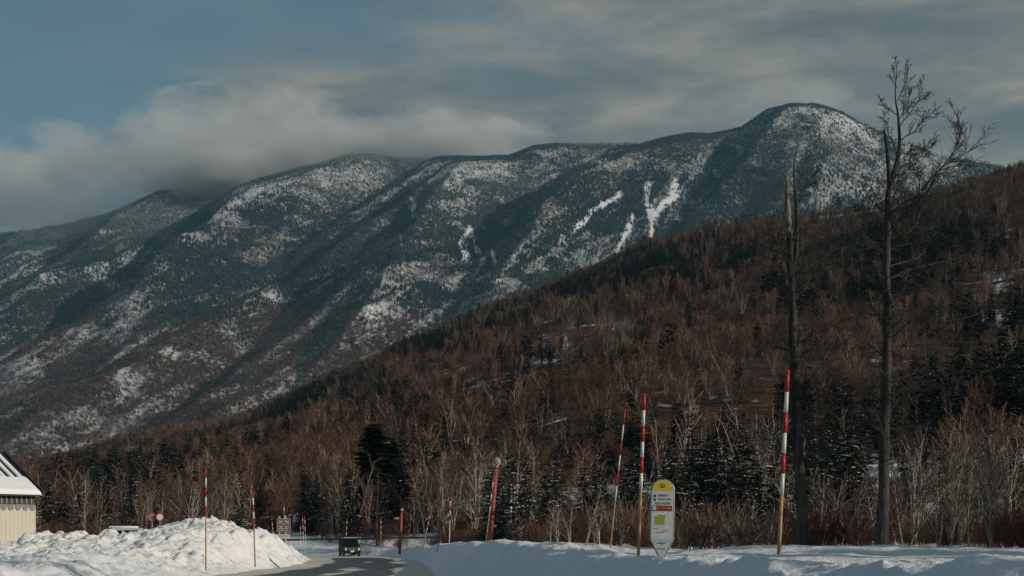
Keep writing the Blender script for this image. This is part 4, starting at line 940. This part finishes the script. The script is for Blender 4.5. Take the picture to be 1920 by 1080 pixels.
# ------------------------------------------------------------------ round no parking signs
def round_sign(px, py, d, label, slash):
    bx, by, bz = W(px, py, d); g0 = .9; e = empty('round_sign', (bx, by, g0), R(22)); tag(e, label, 'road sign'); k = d / F; h = bz - g0
    m_ = MB(); m_.tube([(0, .05, -.4), (0, .05, h + .1)], .035, 8); m_.obj('post', M['steel'], e, True)
    def disc(nm, r, y, mm, par): q = MB(); q.prism([(r * math.cos(a), h + r * math.sin(a)) for a in np.linspace(0, 2 * math.pi, 29)[:-1]], y - .004, y + .004); return q.obj(nm, M[mm], par)
    b_ = disc('disc', 7.2 * k, 0, 'signred', e)
    if slash:
        disc('blue_centre', 4.0 * k, -.010, 'blue', b_); q = MB(); r = 4.2 * k; a = R(-38); c, s_ = math.cos(a), math.sin(a); w_ = .9 * k
        q.prism([(-r * c + s_ * w_, h - r * s_ + c * w_), (-r * c - s_ * w_, h - r * s_ - c * w_), (r * c - s_ * w_, h + r * s_ - c * w_), (r * c + s_ * w_, h + r * s_ + c * w_)], -.020, -.0145); q.obj('slash', M['paleb'], b_)
    else:
        disc('white_ring', 4.9 * k, -.010, 'offw', b_); disc('blue_centre', 3.2 * k, -.020, 'paleb', b_)
round_sign(285, 969.5, 106, 'round blue and red no parking sign above the snow pile', True)
round_sign(299.6, 969.5, 106, 'round red sign with white ring and pale blue centre, right of the pair', False)
# ------------------------------------------------------------------ cars
def car(label, loc, rz, paint, L=3.9, Wd=1.62, Hh=1.82, snow=False, hood=.85, name='parked_car'):
    e = empty(name, loc, rz); tag(e, label, 'car')     # front looks along -y
    hw = Wd / 2; h1 = Hh * .56
    prof = [(-L / 2, .36), (-L / 2, h1 - .20), (-L / 2 + .10, h1 - .04), (-L / 2 + hood, h1 + .06), (-L / 2 + hood + .42, Hh - .10), (-L / 2 + hood + .60, Hh), (L / 2 - .22, Hh), (L / 2 - .05, Hh - .12), (L / 2, h1), (L / 2, .36), (L / 2 - .45, .30), (-L / 2 + .35, .30)]
    V = []; n = len(prof)
    for sx in (-1, -.93, .93, 1):
        for (yy, z_) in prof:
            f = 1.0
            tuck = 1 - .10 * max(0, (z_ - h1) / (Hh - h1)); ins = 1 if abs(sx) == 1 else 0
            zz_ = z_ if not ins else (z_ - .04 if z_ > Hh - .05 else z_); V.append((sx * hw * tuck, yy + (0.03 if ins and yy < 0 else -.03 if ins else 0), zz_))
    Fs = [tuple(range(n)), tuple(range(4 * n - 1, 3 * n - 1, -1))]
    for s_ in range(3):
        for i in range(n): j = (i + 1) % n; Fs.append((s_ * n + j, s_ * n + i, (s_ + 1) * n + i, (s_ + 1) * n + j))
    m_ = MB(); m_.add(V, Fs); bo = m_.obj('body', M[paint], e)
    bv = bo.modifiers.new('bevel', 'BEVEL'); bv.width = .03; bv.segments = 2; bv.limit_method = 'ANGLE'; bv.angle_limit = R(25)
    # windscreen and side glass sit a little proud of the body
    y0, z0, y1, z1 = -L / 2 + hood, h1 + .06, -L / 2 + hood + .42, Hh - .10
    m_ = MB(); q0, q1 = hw * .84, hw * .78; dn = .012
    P = [(-q0, y0 + .04 - dn, z0 + .05), (q0, y0 + .04 - dn, z0 + .05), (q1, y1 - .01 - dn, z1 - .03), (-q1, y1 - .01 - dn, z1 - .03)]
    m_.add(P + [(p[0], p[1] + .03, p[2]) for p in P], [(0, 1, 2, 3), (7, 6, 5, 4), (0, 4, 5, 1), (1, 5, 6, 2), (2, 6, 7, 3), (3, 7, 4, 0)]); m_.obj('windscreen', M['glass'], e)
    for sx in (-1, 1):
        for (a0, a1, b0, b1) in ((y0 + .28, y0 + 1.25, y0 + .52, y0 + 1.25), (y0 + 1.35, L / 2 - .12, y0 + 1.35, L / 2 - .25)):
            m_ = MB(); xb, xt = hw * 1.003, hw * .918; za, zb = h1 + .04, Hh - .17
            P = [(sx * xb, a0, za), (sx * xb, a1, za), (sx * xt, b1, zb), (sx * xt, b0, zb)]
            m_.add(P + [(p[0] - sx * .03, p[1], p[2]) for p in P], [(0, 1, 2, 3), (7, 6, 5, 4), (0, 4, 5, 1), (1, 5, 6, 2), (2, 6, 7, 3), (3, 7, 4, 0)]); m_.obj('side_window', M['glass'], e)
        m_ = MB(); m_.box((sx * (hw + .11), y0 + .30, h1 + .14), (.13, .09, .19), bev=.03); m_.box((sx * (hw + .03), y0 + .31, h1 + .08), (.10, .04, .04)); m_.obj('wing_mirror', M[paint], e)
        m_ = MB(); m_.box((sx * (hw - .20), -L / 2 - .008, h1 - .30), (.20, .05, .30), bev=.03); m_.obj('headlight', M['lamp'], e)
        for yy in (-L / 2 + .62, L / 2 - .66):
            a = np.linspace(0, 2 * math.pi, 21)[:-1]; x0_, x1_ = sx * (hw - .17), sx * (hw + .02)
            m_ = MB(); ring = [(yy + .34 * math.cos(t_), .34 + .34 * math.sin(t_)) for t_ in a]
            V = [(x0_, p[0], p[1]) for p in ring] + [(x1_, p[0], p[1]) for p in ring]; n_ = 20
            m_.add(V, [tuple(range(n_)), tuple(range(2 * n_ - 1, n_ - 1, -1))] + [((i + 1) % n_, i, n_ + i, n_ + (i + 1) % n_) for i in range(n_)]); wh = m_.obj('wheel', M['rubber'], e)
            m_ = MB(); V = [(x1_ + sx * .002, yy + .19 * math.cos(t_), .34 + .19 * math.sin(t_)) for t_ in a] + [(x1_ + sx * .016, yy + .15 * math.cos(t_), .34 + .15 * math.sin(t_)) for t_ in a]
            m_.add(V, [tuple(range(n_)), tuple(range(2 * n_ - 1, n_ - 1, -1))] + [((i + 1) % n_, i, n_ + i, n_ + (i + 1) % n_) for i in range(n_)]); m_.obj('rim', M['chrome'], wh)
    m_ = MB(); m_.box((0, -L / 2 - .03, .50), (Wd * .96, .12, .22), bev=.04); bp = m_.obj('bumper', M['rubber'] if paint == 'black' else M[paint], e)
    m_ = MB(); m_.box((0, -L / 2 - .10, .55), (.36, .02, .19), bev=.005); m_.obj('number_plate', M['plate'], bp)
    m_ = MB()
    for q in range(4): m_.box((0, -L / 2 - .012, h1 - .40 + q * .075), (Wd * .52, .03, .028))
    m_.obj('grille', M['steel'], e)
    if snow:
        m_ = MB(); m_.box((0, .35, Hh + .05), (Wd * .86, L * .56, .17), bev=.09); c = m_.obj('roof_snow', M['capsnow'], e, True)
    else:
        m_ = MB(); m_.box((0, .35, Hh + .02), (Wd * .80, L * .50, .035), bev=.015); m_.obj('roof_snow', M['capsnow'], e)
    return e
cx, cy_, cz = W(652, 1043, 148)
car('black boxy car driving toward the viewer at the road bend', (cx, 148 + 1.5, .03), R(16), 'black', L=3.6, Wd=1.75, Hh=1.92, name='oncoming_car')
X0 = W(210, 985, 103); car('parked van with a flat snow covered roof, left of two behind the snow pile', (X0[0] + .35, 103.5, .72), R(-78), 'silver', L=3.7, Wd=1.75, Hh=1.98, snow=True)
X0 = W(258, 985, 104); car('lower parked car with a rounded snow cap, right of two behind the snow pile', (X0[0] + .8, 107.5, .72), R(98), 'silver', L=3.9, Wd=1.7, Hh=1.78, snow=True)
# ------------------------------------------------------------------ building
def siding():
    m, t, b = newmat('pale_ribbed_siding'); b.inputs['Roughness'].default_value = .6
    tc = t.add('ShaderNodeTexCoord').outputs['Object']; sp = t.add('ShaderNodeSeparateXYZ', {0: tc})
    col = t.mix(t.ramp(t.noise(1.6, 6, tc), [(.35, (0, 0, 0)), (.7, (1, 1, 1))]), (.56, .52, .41), (.50, .47, .38)); t.l.new(col, b.inputs['Base Color']); return m
M['siding'] = siding(); M['roofm'] = plain('dark_roof_metal', (.035, .038, .042), .45, .3); M['trim'] = plain('dark_brown_trim', (.03, .028, .027), .6); M['band'] = plain('grey_green_band', (.20, .22, .19), .6)
A = R(47); C0 = np.array(W(67, 1008, 97)[:2]); e = empty('building', (C0[0], C0[1], .9), A); tag(e, 'pale ribbed building with a snow covered gable roof at the left edge', 'building')
LB, DB = 15.0, 10.0; zw = 4.16 - .9; ze = 5.02 - .9      # local x runs along the eave (corner at x=0, body toward -x), local +y is the depth
m_ = MB(); m_.box((-LB / 2, DB / 2, (zw - .5) / 2), (LB, DB, zw + .5)); 
q = -.06
while q > -LB: m_.box((q, -.004, zw / 2), (.06, .016, zw)); q -= .30
m_.obj('wall', M['siding'], e)
m_ = MB(); m_.box((-LB / 2, .04, zw - .0), (LB - .1, .10, .18)); 
q = -.25
while q > -LB: m_.tube([(q, -.045, zw - .13), (q, .03, zw - .13)], .20, 12); q -= .52
m_.obj('scalloped_band', M['band'], e)
m_ = MB(); m_.box((-LB / 2, .20, (zw + ze) / 2 + .04), (LB - .06, .3, ze - zw + .05)); fr = m_.obj('upper_band', M['trim'], e)
m_ = MB(); q = -.3
while q > -LB: m_.box((q, .03, (zw + ze) / 2 + .06), (.13, .06, ze - zw - .14), bev=.02); q -= .36
m_.obj('light_slats', M['band'], fr)
sl = math.tan(R(28)); yr = DB / 2
def roof_z(y): return ze + sl * (min(y, DB - y) + .45)
m_ = MB(); zt = lambda y, o=0: roof_z(y) + o
prof = [(-.45, ze - .02), (yr, zt(yr)), (DB + .45, ze - .02), (DB + .45, ze - .20), (yr, zt(yr) - .22), (-.45, ze - .20)]
V = [(.30, a, b_) for a, b_ in prof] + [(-LB, a, b_) for a, b_ in prof]; m_.add(V, [(0, 1, 4, 5), (1, 2, 3, 4), (11, 10, 7, 6), (10, 9, 8, 7)] + [((i + 1) % 6, i, 6 + i, 6 + (i + 1) % 6) for i in range(6)]); rf = m_.obj('roof', M['roofm'], e)
m_ = MB()     # dark verge trim
for (a0, a1) in ((-.47, yr), (yr, DB + .47)):
    z0_, z1_ = (ze - .08, zt(yr) - .03) if a0 < 0 else (zt(yr) - .03, ze - .08)
    m_.add([(x_, a, zz_ + o) for x_ in (.303, .42) for (a, zz_) in ((a0, z0_), (a1, z1_)) for o in (-.16, .22)], [(0, 1, 3, 2), (4, 6, 7, 5), (0, 4, 5, 1), (2, 3, 7, 6), (1, 5, 7, 3), (0, 2, 6, 4)])
m_.obj('verge', M['trim'], rf)
# snow on the lower roof: thick, with a rounded drooping lip
nx, ny = 120, 26; sx_ = np.linspace(-LB, .16, nx); sy_ = np.linspace(-.50, 1.65, ny); GX, GY = np.meshgrid(sx_, sy_)
th = .19 + .05 * (fbm(GX * 1.2, GY * 1.2, 5, 3) - .5); endf = S((.17 - GX) / .3) * .8 + .2; upf = S((1.67 - GY + .5 * (vn(GX * 1.3, GX * 0, 9) - .5)) / .3); lip = S((GY + .56) / .22)
GZ = ze + sl * (GY + .45) + .015 + th * endf * upf * (.25 + .75 * lip) - .16 * (1 - lip) - .04 * np.sin(GX * 12) * (1 - lip)
grid_obj('roof_snow', GX, GY, GZ, M['capsnow'], rf)
m_ = MB(); m_.box((-LB / 2 + .1, -.50, ze - .03), (LB, .12, .16)); m_.obj('snow_lip', M['capsnow'], rf)
q = .0
while q > -LB:        # snow left in stripes between the bare seams above
    y0_, y1_ = 1.35, yr - .05; x0_, x1_ = q - .36, q
    m_ = MB() if q == 0 else m_; b_ = .07
    m_.add([(x0_, y0_, zt(y0_) + .002), (x1_, y0_, zt(y0_) + .002), (x1_, y1_, zt(y1_) + .002), (x0_, y1_, zt(y1_) + .002), (x0_ + .06, y0_, zt(y0_) + b_), (x1_ - .08, y0_, zt(y0_) + b_), (x1_ - .08, y1_, zt(y1_) + b_), (x0_ + .08, y1_, zt(y1_) + b_)], [(4, 5, 6, 7), (0, 1, 5, 4), (1, 2, 6, 5), (3, 7, 6, 2), (0, 4, 7, 3)]); q -= .62
m_.obj('snow_stripes', M['capsnow'], rf)

# lettering becomes real mesh
bpy.context.view_layer.update()
dg = bpy.context.evaluated_depsgraph_get()
for o in [o for o in sc.objects if o.type == 'FONT']:
    me = bpy.data.meshes.new_from_object(o.evaluated_get(dg)); nm = o.name
    q = bpy.data.objects.new(nm, me); COL.objects.link(q); q.parent = o.parent; q.location = o.location; q.rotation_euler = o.rotation_euler; q.scale = o.scale
    bpy.data.objects.remove(o); q.name = nm
